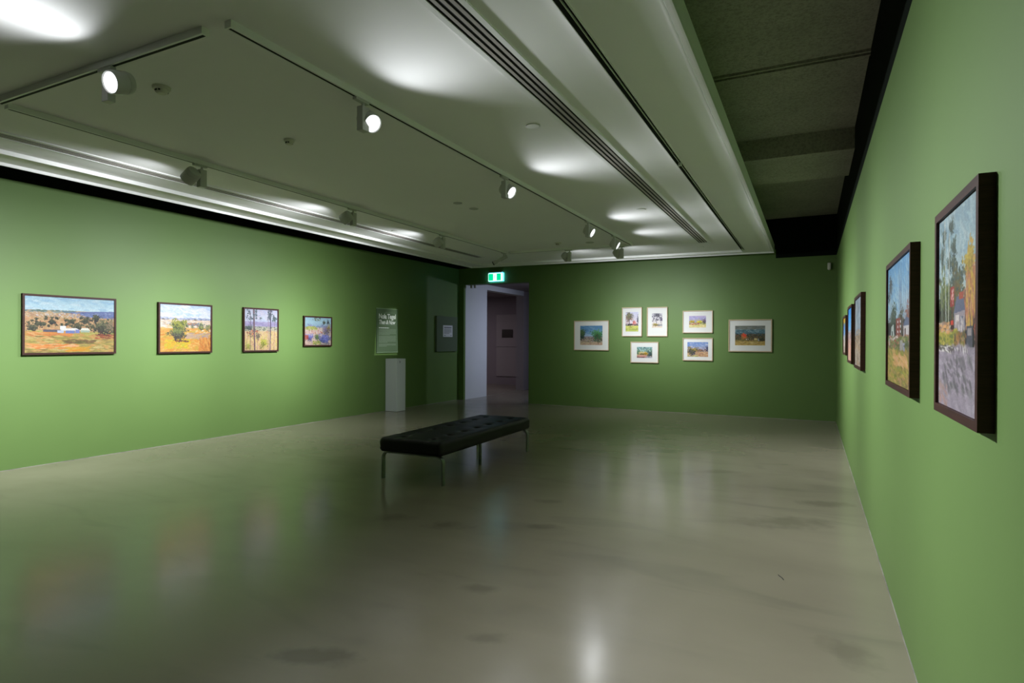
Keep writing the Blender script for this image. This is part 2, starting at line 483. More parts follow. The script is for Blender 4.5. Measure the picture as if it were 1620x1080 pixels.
# ------- lighting tracks (boxed white rails with a slot underneath)
def track(x0, x1, y0, y1, label, slot_off=0.0):
    r = thing('lighting_track', label, 'lighting track', ((x0 + x1) / 2, (y0 + y1) / 2, Z0), 0, 'lighting tracks on the ceiling')
    hx, hy = (x1 - x0) / 2, (y1 - y0) / 2
    along_y = hy > hx
    w2 = 0.024; g = 0.010; D = 0.040
    b = nbm()
    if along_y:
        for s in (-1, 1):
            a, c = sorted((s * g, s * w2)); box(b, a, c, -hy, hy, -D, 0)
        box(b, -g, g, -hy, hy, -0.006, 0)
        for s in (-1, 1): a, c = sorted((s * hy, s * (hy - 0.01))); box(b, -g, g, a, c, -D, -0.006)
    else:
        for s in (-1, 1):
            a, c = sorted((s * g, s * w2)); box(b, -hx, hx, a, c, -D, 0)
        box(b, -hx, hx, -g, g, -0.006, 0)
        for s in (-1, 1): a, c = sorted((s * hx, s * (hx - 0.01))); box(b, a, c, -g, g, -D, -0.006)
    obj('rail', b, M['trimw'], r)
    b = nbm(); t = 0.0008
    if along_y:
        box(b, -g + t, g - t, -hy + 0.011, hy - 0.011, -0.0395, -0.0065)
    else:
        box(b, -hx + 0.011, hx - 0.011, -g + t, g - t, -0.0395, -0.0065)
    obj('conductor_slot', b, M['black'], r)
track(-2.714, -2.666, 2.10, 9.80, 'long white lighting track carrying four lit spotlights')
track(-5.054, -5.006, 2.16, 9.80, 'long white lighting track beside the left wall with three spotlights')
track(-4.98, -2.86, 2.076, 2.124, 'short white cross track nearest the camera with one blazing spotlight')
track(-4.99, -2.68, 9.836, 9.884, 'white cross track at the far end of the ceiling')

# ------- spotlights
def basis(d):
    q = Vector(d).to_track_quat('Z', 'Y')
    return q.to_matrix().to_4x4()
def spotlight(k, x, y, off, aim, label):
    r = thing('track_spotlight', label, 'spotlight', (x, y, Z0 - 0.04), 0, 'track spotlights')
    across = k in ('far', 'back')
    b = nbm()
    if across: box(b, -0.085, 0.045, -0.017, 0.017, -0.018, 0.0, 0.002)
    else: box(b, -0.017, 0.017, -0.085, 0.045, -0.018, 0.0, 0.002)
    obj('track_adapter', b, M['lamp_white'], r)
    b = nbm(); lathe(b, [(0.011, -0.045), (0.011, -0.018)], 16); obj('stem', b, M['lamp_white'], r)
    b = nbm()
    if across: box(b, -0.03, 0.03, -0.024, 0.024, -0.205, -0.042, 0.004)
    else: box(b, -0.026, 0.026, -0.034, 0.034, -0.205, -0.042, 0.004)
    obj('driver_box', b, M['lamp_white'], r)
    hp = Vector((off[0], off[1], -HEAD_DROP + 0.03))
    d = (Vector(aim) - (Vector((x, y, Z0 - 0.04)) + hp)).normalized()
    mt = Matrix.Translation(hp) @ basis(d)
    b = nbm()
    prof = [(0.050, -0.062), (0.060, -0.056), (0.064, -0.040), (0.066, -0.036), (0.066, -0.020), (0.063, -0.018), (0.067, -0.014),
            (0.067, 0.060), (0.064, 0.066), (0.060, 0.066), (0.058, 0.056)]
    lathe(b, prof, 40, mt); h = obj('lamp_head', b, M['lamp_white'], r, True)
    h.data.set_sharp_from_angle(angle=rad(35))
    b = nbm(); lathe(b, [(0.056, 0.0585), (0.040, 0.0640), (0.015, 0.0665)], 40, mt); obj('lens', b, M['lens'], r, True)
    b = nbm()
    side = Vector((hp.x, hp.y, hp.z)); s0 = Vector((0, 0, hp.z))
    v = side - s0; ln = v.length
    lathe(b, [(0.013, 0.0), (0.013, ln)], 16, Matrix.Translation(s0) @ basis(v)); obj('swivel_arm', b, M['lamp_grey'], r)
    return r
for k, x, y, off, aim, W, sg, lab in LAMPS:
    spotlight(k, x, y, off, aim, lab)

# framing projector near the far left corner of the track
r = thing('framing_projector', 'tilted framing spotlight with outlined lens near the far left ceiling corner', 'spotlight', (-5.03, 9.72, Z0 - 0.04))
b = nbm(); box(b, -0.017, 0.017, -0.07, 0.07, -0.018, 0, 0.002); obj('track_adapter', b, M['lamp_white'], r)
b = nbm(); lathe(b, [(0.010, -0.08), (0.010, -0.018)], 16); obj('stem', b, M['lamp_white'], r)
mt = Matrix.Translation((-0.02, 0, -0.10)) @ basis((-0.90, -0.15, -0.42))
b = nbm(); lathe(b, [(0.028, -0.09), (0.033, -0.085), (0.033, 0.05), (0.026, 0.055), (0.026, 0.12), (0.034, 0.125), (0.036, 0.20), (0.030, 0.20), (0.029, 0.19)], 28, mt)
h = obj('projector_barrel', b, M['lamp_white'], r, True); h.data.set_sharp_from_angle(angle=rad(35))
b = nbm(); lathe(b, [(0.0375, 0.185), (0.0375, 0.202), (0.031, 0.202)], 28, mt, cap=False); obj('lens_ring', b, M['black'], r)

# ------- small ceiling fittings
def disc_fitting(name, label, cat, x, y, rad_, h, ring=True, m='device', group=None):
    r = thing(name, label, cat, (x, y, Z0), 0, group)
    b = nbm(); lathe(b, [(rad_, 0.0), (rad_, -h * 0.5), (rad_ * 0.94, -h)], 36); obj('cover', b, M[m], r, False)
    if ring:
        b = nbm(); lathe(b, [(rad_ * 1.06, 0.0), (rad_ * 1.06, -0.002), (rad_ * 1.0, -0.0025)], 36, cap=False); obj('edge_ring', b, M['lamp_grey'], r)  # thin grey ring round the cover
    return r
G = 'round flush covers in the ceiling'
disc_fitting('ceiling_speaker', 'round flush ceiling cover between the nearest splash of light and the wide diffuser', 'ceiling speaker', -1.907, 4.16, 0.052, 0.005, True, 'trimw', G)
disc_fitting('ceiling_speaker', 'round flush ceiling cover in the third pool of light beside the wide diffuser', 'ceiling speaker', -1.898, 7.38, 0.055, 0.005, True, 'trimw', G)
disc_fitting('ceiling_speaker', 'round flush ceiling cover close to the far end of the wide diffuser', 'ceiling speaker', -1.72, 10.75, 0.06, 0.005, True, 'trimw', G)
disc_fitting('ceiling_speaker', 'round flush ceiling cover between the two dark far spotlights', 'ceiling speaker', -3.45, 10.22, 0.06, 0.005, True, 'trimw', G)
disc_fitting('ceiling_speaker', 'round flush ceiling cover beside the left diffuser near the farthest left spotlight', 'ceiling speaker', -5.596, 7.26, 0.05, 0.005, True, 'trimw', G)
disc_fitting('ceiling_speaker', 'round grey ceiling cover cut by the left edge of the photo', 'ceiling speaker', -4.58, 1.62, 0.075, 0.008, True, 'trimw', G)
disc_fitting('ceiling_speaker', 'nearer of the two dull round covers mid ceiling', 'ceiling speaker', -3.783, 6.11, 0.055, 0.006, False, 'lamp_grey', G)
disc_fitting('ceiling_speaker', 'farther of the two dull round covers mid ceiling', 'ceiling speaker', -3.764, 6.46, 0.055, 0.006, True, 'lamp_grey', G)
disc_fitting('ceiling_speaker', 'dull oval-looking round cover on the ceiling before the far cross track', 'ceiling speaker', -3.30, 9.50, 0.07, 0.006, False, 'lamp_grey', G)
def detector(x, y, label, rr=0.055):
    r = thing('smoke_detector', label, 'smoke detector', (x, y, Z0), 0, 'smoke detectors on the ceiling')
    b = nbm(); lathe(b, [(rr, 0), (rr, -0.012), (rr * 0.9, -0.018)], 32); obj('base', b, M['device'], r, False)
    b = nbm(); lathe(b, [(rr * 0.72, -0.018), (rr * 0.70, -0.024), (rr * 0.62, -0.038), (rr * 0.45, -0.044)], 32); obj('housing', b, M['device'], r, False)
    for a0, a1 in ((-120, -75), (-65, -45), (60, 110), (170, 215)):
        b = nbm(); n = 8
        for i in range(n):
            t0, t1 = rad(a0 + (a1 - a0) * i / n), rad(a0 + (a1 - a0) * (i + 1) / n)
            pts = []
            for t, q in ((t0, 0), (t1, 0), (t1, 1), (t0, 1)):
                R_, z = (rr * 0.715, -0.0235) if q == 0 else (rr * 0.665, -0.0335)
                pts.append(b.verts.new(((R_ + 0.002) * math.cos(t), (R_ + 0.002) * math.sin(t), z)))
            b.faces.new(pts)
        obj('sensor_slot', b, M['grille_black'], r)
    return r
detector(-3.793, 2.47, 'round smoke detector with dark slots right of the blazing cross-track spotlight')
detector(-3.84, 3.58, 'smoke detector with a row of small dark openings in the middle of the ceiling', 0.042)
detector(-3.79, 9.30, 'small smoke detector far down the ceiling before the dark far spotlights')

# ------------------------------------------------------------------ doorway and the room beyond
def XW(y): return -7.575 + 0.0045 * (y - 12.6)
CZ = 2.90
bm = nbm()
prism(bm, [(-7.575, 12.62), (-7.55, 13.66), (-7.80, 13.66), (-7.80, 12.80)], 0, CZ)
struct('wall_corridor_left', bm, M['next_white'], 'bluish white wall just inside the doorway')
bm = nbm(); box(bm, -7.80, -7.55, 13.66, 15.9, 2.765, CZ); struct('trim_6', bm, M['next_white'], 'pale lintel over the side opening past the doorway')
bm = nbm(); box(bm, -7.80, -7.55, 15.9, 20.0, 0, CZ); struct('wall_corridor_side', bm, M['next_panel'], 'grey wall past the side opening')
bm = nbm(); box(bm, -14.2, -7.80, 17.6, 17.85, 0, CZ); struct('wall_side_room', bm, M['next_grey'], 'mauve grey wall of the side room')
bm = nbm(); box(bm, -14.2, -7.80, 12.82, 13.06, 0, CZ); box(bm, -14.4, -14.2, 12.82, 17.85, 0, CZ)
struct('wall_side_room_near', bm, M['next_grey'], 'near and end walls of the side room')
bm = nbm(); box(bm, -7.55, -1.8, 20.0, 20.25, 0, CZ); box(bm, -2.0, -1.8, 12.7, 20.0, 0, CZ)
struct('wall_corridor_far', bm, M['next_grey'], 'far walls of the next room')
bm = nbm(); box(bm, -14.4, -1.8, 12.86, 20.25, CZ, CZ + 0.1)
prism(bm, [(-7.60, 12.80), (-1.8, 12.66), (-1.8, 12.86), (-7.60, 12.86)], CZ, CZ + 0.1)
struct('ceiling_corridor', bm, M['next_grey'], 'grey ceiling of the next room')
bm = nbm(); box(bm, -7.57, -7.55, 13.66, 15.9, 0, 0.002); struct('trim_7', bm, M['caulk'], 'pale floor strip in the side opening')

YB = 17.6
r = thing('access_panel', 'tall grey two-leaf cupboard panel on the wall seen through the doorway', 'wall panel', (-8.93, YB, 0))
for nm, z0, z1 in (('upper_panel', 1.245, 2.31), ('lower_panel', 0.27, 1.235)):
    b = nbm(); box(b, -0.42, 0.42, -0.03, -0.002, z0, z1, 0.004); obj(nm, b, M['next_panel'], r)
b = nbm(); box(b, -0.435, 0.435, -0.012, 0, 0.255, 2.325); obj('backing_frame', b, M['next_grey'], r)
b = nbm(); box(b, -9.135, -8.74, YB - 0.045, YB - 0.031, 1.548, 1.815, 0.003)
tag(obj('plaque', b, M['plaque']), 'dark rectangular plaque on the grey cupboard panel through the doorway', 'plaque')

r = thing('door_head_fitting', 'pair of small grey blocks hanging at the top left of the doorway', 'bracket', (-7.40, 12.68, DZ + 0.01))
b = nbm(); box(b, -0.075, 0.10, -0.02, 0.02, -0.012, -0.002); obj('mounting_plate', b, M['lamp_grey'], r)
for sx in (-0.045, 0.055):
    b = nbm(); box(b, sx - 0.022, sx + 0.022, -0.02, 0.02, -0.085, -0.012, 0.004); obj('block', b, M['lamp_grey'], r)

# exit sign
def farpt(x, off): return (x, YF(x) - off)
ES_W, ES_H = 0.385, 0.190
r = thing('exit_sign', 'glowing green and white running-man exit sign above the doorway', 'exit sign', (-6.665, YF(-6.665), 2.85), math.atan(-0.0236))
M['exit_white'] = emit('exit_sign_white', (0.80, 1.0, 1.0), 1.25)
M['exit_green'] = emit('exit_sign_green', (0.0, 0.80, 0.36), 1.0)
M['exit_blue'] = emit('exit_sign_edge_glow', (0.05, 0.50, 0.85), 7.0)
b = nbm(); box(b, -ES_W / 2 - 0.003, ES_W / 2 + 0.012, -0.040, -0.002, 0.0, ES_H + 0.003, 0.004); obj('back_housing', b, M['exit_blue'], r)
b = nbm(); box(b, -ES_W / 2 + 0.005, ES_W / 2 - 0.02, -0.06, -0.002, ES_H + 0.008, ES_H + 0.032, 0.003); obj('top_housing', b, M['device'], r)
b = nbm(); box(b, -ES_W / 2, ES_W / 2, -0.062, -0.042, 0, ES_H, 0.006)
obj('face_panel', b, M['exit_white'], r)
for x0, x1 in ((-0.180, -0.056), (0.040, 0.150)):
    b = nbm(); box(b, x0, x1, -0.0635, -0.0622, 0.016, ES_H - 0.014); obj('green_field', b, M['exit_green'], r)
# running figure, small and dark on the white door
b = nbm()
def limb(b, a, c, wd, y=-0.0635):
    a, c = Vector(a), Vector(c); d = (c - a).normalized(); nn = Vector((-d.y, d.x)) * wd / 2
    vs = [b.verts.new((p.x, y, p.y)) for p in (a + nn, c + nn, c - nn, a - nn)]
    b.faces.new(vs)
limb(b, (-0.018, 0.125), (-0.026, 0.085), 0.012); limb(b, (-0.026, 0.085), (-0.010, 0.062), 0.007)
limb(b, (-0.026, 0.088), (-0.042, 0.062), 0.007); limb(b, (-0.018, 0.122), (0.0, 0.108), 0.006); limb(b, (-0.018, 0.122), (-0.036, 0.112), 0.006)
vs = [b.verts.new((-0.012 + 0.009 * math.cos(t * math.pi / 6), -0.0635, 0.139 + 0.009 * math.sin(t * math.pi / 6))) for t in range(12)]
b.faces.new(vs)
obj('running_figure', b, M['exit_green'], r)

# motion sensor in the far right corner
r = thing('motion_sensor', 'small pale motion sensor high on the far wall near the right corner', 'sensor', (0.295, YF(0.295), 2.77), 0)
b = nbm(); box(b, -0.028, 0.028, -0.05, -0.001, 0.0, 0.125, 0.012); obj('body', b, M['device'], r)
b = nbm(); lathe(b, [(0.022, -0.02), (0.024, 0.0), (0.018, 0.014), (0.006, 0.018)], 20, Matrix.Translation((0, -0.035, 0.012)) @ Matrix.Rotation(math.pi * 0.8, 4, 'X')); obj('lens', b, M['device'], r)

# ------------------------------------------------------------------ plinth
r = thing('plinth', 'plain white square plinth standing by the left wall under the text panel', 'plinth', (-7.61, 9.93, 0))
b = nbm(); box(b, -0.145, 0.140, -0.16, 0.13, 0.004, 1.07, 0.003); obj('body', b, M['plinth'], r)
b = nbm()
limb2 = [((0.0, 0.0), (0.0, 0.045), 0.018), ((0.0, 0.03), (0.018, 0.018), 0.008)]
for a, c, wd in limb2:
    x = 0.1412
    a, c = Vector(a), Vector(c); d = (c - a).normalized(); nn = Vector((-d.y, d.x)) * wd / 2
    vs = [b.verts.new((x, -0.06 + p.x, 0.985 + p.y)) for p in (a + nn, c + nn, c - nn, a - nn)]
    b.faces.new(vs)
obj('mark', b, M['ink'], r)

# ------------------------------------------------------------------ bench
BX0, BX1, BY0, BY1 = -4.035, -3.285, 4.965, 7.155
bcx, bcy = (BX0 + BX1) / 2, (BY0 + BY1) / 2
bench = thing('bench', 'long black tufted leather bench on steel legs in the middle of the room', 'bench', (bcx, bcy, 0), rad(1.0))
hx, hy = (BX1 - BX0) / 2 + 0.008, (BY1 - BY0) / 2 + 0.008
BT, BB, RR = 0.438, 0.292, 0.045
dim = [(sx * 0.185, -hy + 0.20 + 0.302 * j) for sx in (-1, 1) for j in range(7)]
def spaced(h, n):
    core = list(np.linspace(-h + RR, h - RR, n))
    e = [RR - RR * math.cos(a) for a in np.linspace(0.12, math.pi / 2, 7)[:-1]]
    return [-h + q for q in e] + core + [h - q for q in e[::-1]]
xs, ys = spaced(hx, 40), spaced(hy, 116)
bm = nbm(); grid = []
for yy in ys:
    row = []
    for xx in xs:
        dx = max(0, RR - (hx - abs(xx))); dy = max(0, RR - (hy - abs(yy)))
        dd = min(RR, math.hypot(dx, dy))
        z = BT - (RR - math.sqrt(RR * RR - dd * dd))
        px, py = xx, yy
        if dx > 0 and dy > 0:      # round the plan corners
            h_ = math.hypot(dx, dy)
            if h_ > RR * 0.999:
                k_ = RR * 0.999 / h_
                px = math.copysign(hx - RR + dx * k_, xx); py = math.copysign(hy - RR + dy * k_, yy)
        for (ax, ay) in dim:
            q = math.hypot(xx - ax, yy - ay)
            z -= 0.024 * math.exp(-(q / 0.030) ** 2) + 0.008 * math.exp(-(q / 0.09) ** 2)
        for ax in (-0.185, 0.185):
            z -= 0.003 * math.exp(-((xx - ax) / 0.02) ** 2)
        z += 0.004 * (1 - (xx / hx) ** 2)
        row.append(bm.verts.new((px, py, z)))
    grid.append(row)
for j in range(len(ys) - 1):
    for i in range(len(xs) - 1):
        bm.faces.new((grid[j][i], grid[j][i + 1], grid[j + 1][i + 1], grid[j + 1][i]))
rim = grid[0] + [g[-1] for g in grid[1:]] + grid[-1][-2::-1] + [g[0] for g in grid[-2:0:-1]]
prev = rim
for (ins, z) in ((0.0, 0.375), (-0.003, 0.350), (0.0, 0.325), (0.010, BB + 0.008), (0.030, BB)):
    cur = []
    for v in rim:
        l = math.hypot(v.co.x / hx, v.co.y / hy)
        cx_ = v.co.x - math.copysign(min(ins, abs(v.co.x)) if abs(v.co.x) > hx - RR else 0, v.co.x)
        cy_ = v.co.y - math.copysign(min(ins, abs(v.co.y)) if abs(v.co.y) > hy - RR else 0, v.co.y)
        cur.append(bm.verts.new((cx_, cy_, z)))
    n_ = len(rim)
    for i in range(n_): bm.faces.new((prev[i], prev[(i + 1) % n_], cur[(i + 1) % n_], cur[i]))
    prev = cur
bm.faces.new(prev)
cush = obj('cushion', bm, M['leather'], bench, True)
for ax, ay in dim:
    b = nbm(); lathe(b, [(0.013, 0.0), (0.013, 0.004), (0.009, 0.008), (0.003, 0.0095)], 16, Matrix.Translation((ax, ay, BT - 0.033)))
    obj('button', b, M['leather'], cush, True)
def flat_path(bm, pts, wdt, thk, wide_axis):
    """steel flat bar bent along pts in an X-Z plane"""
    prev = None
    n = len(pts)
    for i, p in enumerate(pts):
        a = Vector(pts[max(0, i - 1)]); c = Vector(pts[min(n - 1, i + 1)])
        t = (c - a).normalized(); nn = t.cross(Vector((0, 1, 0))).normalized() * thk / 2
        wv = Vector((0, wdt / 2, 0)); P = Vector(p)
        cur = [bm.verts.new(P + nn + wv), bm.verts.new(P - nn + wv), bm.verts.new(P - nn - wv), bm.verts.new(P + nn - wv)]
        if prev:
            for k in range(4): bm.faces.new((prev[k], prev[(k + 1) % 4], cur[(k + 1) % 4], cur[k]))
        else: bm.faces.new(cur)
        prev = cur
    bm.faces.new(prev)
for ye in (-hy + 0.075, hy - 0.075):
    for s in (-1, 1):
        R_ = 0.06; zt = BB - 0.012; xe = hx - 0.014
        pts = [(s * xe, ye, 0.0), (s * xe, ye, 0.12), (s * xe, ye, zt - R_)]
        for a in np.linspace(0, math.pi / 2, 8)[1:]:
            pts.append((s * (xe - R_ + R_ * math.cos(a)), ye, zt - R_ + R_ * math.sin(a)))
        pts.append((s * (xe - R_ - 0.05), ye, zt))
        b = nbm(); flat_path(b, pts, 0.048, 0.015, 'y'); obj('leg', b, M['chrome'], bench)
    b = nbm(); box(b, -(hx - 0.11), hx - 0.11, ye - 0.018, ye + 0.018, BB - 0.019, BB - 0.005); obj('crossbar', b, M['chrome'], bench)
for sx in (0.21,):
    b = nbm(); box(b, sx - 0.014, sx + 0.014, 0.02, 0.045, 0.0, BB - 0.02, 0.002); obj('leg', b, M['chrome'], bench)
for sx in (-0.2, 0.2):
    b = nbm(); box(b, sx - 0.015, sx + 0.015, -hy + 0.1, hy - 0.1, BB - 0.02, BB - 0.002); obj('side_rail', b, M['black'], bench)

# hair-thin dark scuff lying on the floor on the right
b = nbm()
pts = [(-0.175, 4.075), (-0.165, 4.055), (-0.15, 4.03), (-0.14, 4.00)]
for (x0, y0), (x1, y1) in zip(pts, pts[1:]):
    v = [b.verts.new(q) for q in ((x0 - 0.002, y0, 0.001), (x0 + 0.002, y0, 0.003), (x1 + 0.002, y1, 0.003), (x1 - 0.002, y1, 0.001))]
    b.faces.new(v)
tag(obj('twig', b, M['black']), 'tiny dark strand lying on the open floor towards the right wall', 'debris')

# ------------------------------------------------------------------ painted pictures
class Canvas:
    """a little oil painter: dabs, washes and strokes laid on a grid of colour"""
    def __init__(s, w, h, seed, gain=1.0):
        s.w, s.h = w, h; s.a = np.zeros((h, w, 3)); s.r = np.random.RandomState(seed)
        s.yy, s.xx = np.mgrid[0:h, 0:w]
    def c(s, col): return np.array(col, float) / 255.0
    def grad(s, y0, y1, stops, x0=0, x1=1):
        a, b = int(y0 * s.h), int(math.ceil(y1 * s.h)); n = max(1, b - a)
        t = np.linspace(0, 1, n)[:, None] * (len(stops) - 1)
        st = np.array([s.c(q) for q in stops] + [s.c(stops[-1])])
        i = np.minimum(t.astype(int)[:, 0], len(stops) - 1); f = t[:, 0] - i
        col = st[i] * (1 - f[:, None]) + st[i + 1] * f[:, None]
        s.a[a:b, int(x0 * s.w):int(math.ceil(x1 * s.w))] = col[:s.a[a:b].shape[0], None, :]
    def dab(s, cx, cy, L, W, ang, col, al=1.0):
        px, py = cx * s.w, cy * s.h; L *= s.h; W *= s.h
        R = int(max(L, W)) + 2
        x0, x1, y0, y1 = max(0, int(px) - R), min(s.w, int(px) + R + 1), max(0, int(py) - R), min(s.h, int(py) + R + 1)
        if x0 >= x1 or y0 >= y1: return
        X = s.xx[y0:y1, x0:x1] - px; Y = s.yy[y0:y1, x0:x1] - py
        ca, sa = math.cos(ang), math.sin(ang)
        u = (X * ca + Y * sa) / max(L, 0.6); v = (-X * sa + Y * ca) / max(W, 0.6)
        m = np.clip(1.6 - 1.6 * (u * u + v * v), 0, 1)[..., None] * al
        s.a[y0:y1, x0:x1] = s.a[y0:y1, x0:x1] * (1 - m) + s.c(col) * m
    def dabs(s, x0, x1, y0, y1, n, cols, L, W, ang=0.0, aj=0.25, al=0.85, cj=10):
        for _ in range(n):
            col = np.array(cols[s.r.randint(len(cols))], float) + s.r.uniform(-cj, cj)
            k = s.r.uniform(0.5, 1.3)
            s.dab(s.r.uniform(x0, x1), s.r.uniform(y0, y1), L * k, W * k, ang + s.r.uniform(-aj, aj), col, al)
    def tree(s, cx, cy, rx, ry, n, cols, size, al=0.9):
        f1, f2, f3 = s.r.uniform(0, 6.283, 3)
        n = int(n * 3.0); size *= 0.80
        for i in range(n):
            t = s.r.uniform(0, 6.283); q = min(1.25, abs(s.r.normal()) * 0.60)
            lob = 0.92 + 0.22 * math.sin(3 * t + f1) + 0.16 * math.sin(5 * t + f2) + 0.10 * math.sin(9 * t + f3)
            x, y = cx + rx * q * lob * math.cos(t), cy + ry * q * lob * math.sin(t)
            li = (math.sin(t) * q + 1) / 2 + 0.25 * math.sin(14 * x + f1) * math.sin(11 * y + f2)
            k = int(min(len(cols) - 1, max(0, (li + s.r.uniform(-0.45, 0.45)) * len(cols))))
            s.dab(x, y, size * s.r.uniform(.4, 1.3), size * s.r.uniform(.3, .8), s.r.uniform(0, 3.1), np.array(cols[k], float) + s.r.uniform(-14, 14), al)
    def line(s, x0, y0, x1, y1, wd, col, al=1.0, jit=0.0):
        n = int(max(abs(x1 - x0) * s.w, abs(y1 - y0) * s.h)) + 2
        for i in range(n):
            t = i / (n - 1)
            s.dab(x0 + (x1 - x0) * t + s.r.uniform(-jit, jit), y0 + (y1 - y0) * t, wd, wd, 0, np.array(col, float) + s.r.uniform(-8, 8), al)
    def rect(s, x0, x1, y0, y1, col):
        s.a[int(y0 * s.h):int(y1 * s.h) + 1, int(x0 * s.w):int(x1 * s.w) + 1] = s.c(col)
    def poly(s, pts, col):
        P = [(x * s.w, y * s.h) for x, y in pts]; m = np.zeros((s.h, s.w), bool)
        j = len(P) - 1
        for i in range(len(P)):
            xi, yi = P[i]; xj, yj = P[j]
            if yi != yj:
                m ^= ((yi > s.yy) != (yj > s.yy)) & (s.xx < (xj - xi) * (s.yy - yi) / (yj - yi) + xi)
            j = i
        s.a[m] = s.c(col)
    def lin(s, gain):
        g = s.r.normal(0, 1, (s.h, s.w)); g = (g + np.roll(g, 1, 1) + np.roll(g, 2, 1) + np.roll(g, 1, 0)) / 2
        a = np.clip(s.a * (1 + 0.035 * g[..., None]), 0, 1)
        return np.where(a <= 0.04045, a / 12.92, ((a + 0.055) / 1.055) ** 2.4) * gain

def picture_material():
    n = NT('oil_paint')
    at = n.n('ShaderNodeAttribute'); at.attribute_name = 'paint'
    n.l(at.outputs['Color'], n.b.inputs['Base Color'])
    n.b.inputs['Roughness'].default_value = 0.5
    n.b.inputs['Specular IOR Level'].default_value = 0.3
    n.bump(n.noise(140, 4, 0.6), 0.12, 0.001)
    return n.m
M['picture'] = picture_material()

def picture_mesh(name, W, H, cv, parent, y, gain):
    """a painted surface W x H standing at depth y of its parent, facing the parent's -Y"""
    w, h = cv.w, cv.h
    me = bpy.data.meshes.new(name)
    gx, gz = np.meshgrid(np.linspace(-W / 2, W / 2, w), np.linspace(H, 0, h))
    co = np.stack([gx, np.full_like(gx, y), gz], -1).reshape(-1, 3)
    i = np.arange((h - 1) * (w - 1)); r_, c_ = i // (w - 1), i % (w - 1); a = r_ * w + c_
    q = np.stack([a, a + w, a + w + 1, a + 1], -1)
    me.vertices.add(w * h); me.vertices.foreach_set('co', co.ravel())
    me.loops.add(q.size); me.loops.foreach_set('vertex_index', q.ravel())
    me.polygons.add(len(q)); me.polygons.foreach_set('loop_start', np.arange(0, q.size, 4))
    me.polygons.foreach_set('loop_total', np.full(len(q), 4))
    me.update()
    at = me.color_attributes.new('paint', 'FLOAT_COLOR', 'POINT')
    cc = np.ones((w * h, 4)); cc[:, :3] = cv.lin(gain).reshape(-1, 3)
    at.data.foreach_set('color', cc.ravel())
    me.materials.append(M['picture'])
    o = bpy.data.objects.new(name, me); COL.objects.link(o); o.parent = parent
    return o

def frame_bm(W, H, bw, depth, y1=-0.001):
    """four mitred frame members; outside W x H, face at y1-depth"""
    b = nbm(); y0 = y1 - depth
    o = [(-W / 2, 0), (W / 2, 0), (W / 2, H), (-W / 2, H)]
    n = [(-W / 2 + bw, bw), (W / 2 - bw, bw), (W / 2 - bw, H - bw), (-W / 2 + bw, H - bw)]
    for i in range(4):
        j = (i + 1) % 4
        v = [b.verts.new((p[0], y, p[1])) for y in (y0, y1) for p in (o[i], o[j], n[j], n[i])]
        for q in ((0, 1, 2, 3), (4, 7, 6, 5), (0, 4, 5, 1), (2, 6, 7, 3), (1, 5, 6, 2), (0, 3, 7, 4)): b.faces.new([v[k] for k in q])
    return b

def hang(wall, s0, s1, z0, label, cv, style, group, gain=1.0, mat=None, cat='painting', name='framed_painting'):
    W = abs(s1 - s0); c = (s0 + s1) / 2
    if wall == 'left': loc = (XL(c), c, z0); rz = rad(90 - 1.008) 
    elif wall == 'right': loc = (XR, c, z0); rz = rad(-90)
    else: loc = (c, YF(c), z0); rz = math.atan(-0.0236)
    r = thing(name, label, cat, loc, rz, group)
    return r, W

def dark_framed(wall, s0, s1, z0, z1, label, cv, group, gain, bw=0.022, depth=0.036):
    r, W = hang(wall, s0, s1, z0, label, cv, 'dark', group)
    H = z1 - z0
    obj('frame', frame_bm(W, H, bw, depth), M['dark_wood'], r)
    b = nbm(); box(b, -W / 2 + bw + 0.0005, W / 2 - bw - 0.0005, -depth + 0.010, -0.002, bw + 0.0005, H - bw - 0.0005); 
    obj('canvas_edge', b, M['mat'], r)
    p = picture_mesh('painted_canvas', W - 2 * bw - 0.0024, H - 2 * bw - 0.0024, cv, r, -depth + 0.008, gain)
    p.location.z = bw + 0.0012
    return r

def pale_framed(s0, s1, z0, z1, label, cv, group, gain, pic, bw=0.014, depth=0.030):
    """pale frame, white mat and a work on paper at pic = (x0,x1,y0,y1) fractions of the frame"""
    r, W = hang('far', s0, s1, z0, label, cv, 'pale', group)
    H = z1 - z0
    obj('frame', frame_bm(W, H, bw, depth), M['pale_wood'], r)
    b = nbm(); box(b, -W / 2 + bw + 0.0005, W / 2 - bw - 0.0005, -depth + 0.012, -0.002, bw + 0.0005, H - bw - 0.0005)
    obj('window_mat', b, M['mat'], r)
    x0, x1, y0, y1 = pic
    p = picture_mesh('watercolour_sheet', W * (x1 - x0), H * (y1 - y0), cv, r, -depth + 0.0112, gain)
    p.location.x = W * ((x0 + x1) / 2 - 0.5); p.location.z = H * (1 - y1)
    return r

GL = 'dark framed landscapes on the left wall'
GR = 'dark framed paintings on the right wall'
GF = 'pale framed works on paper on the far wall'
GAIN = 0.80

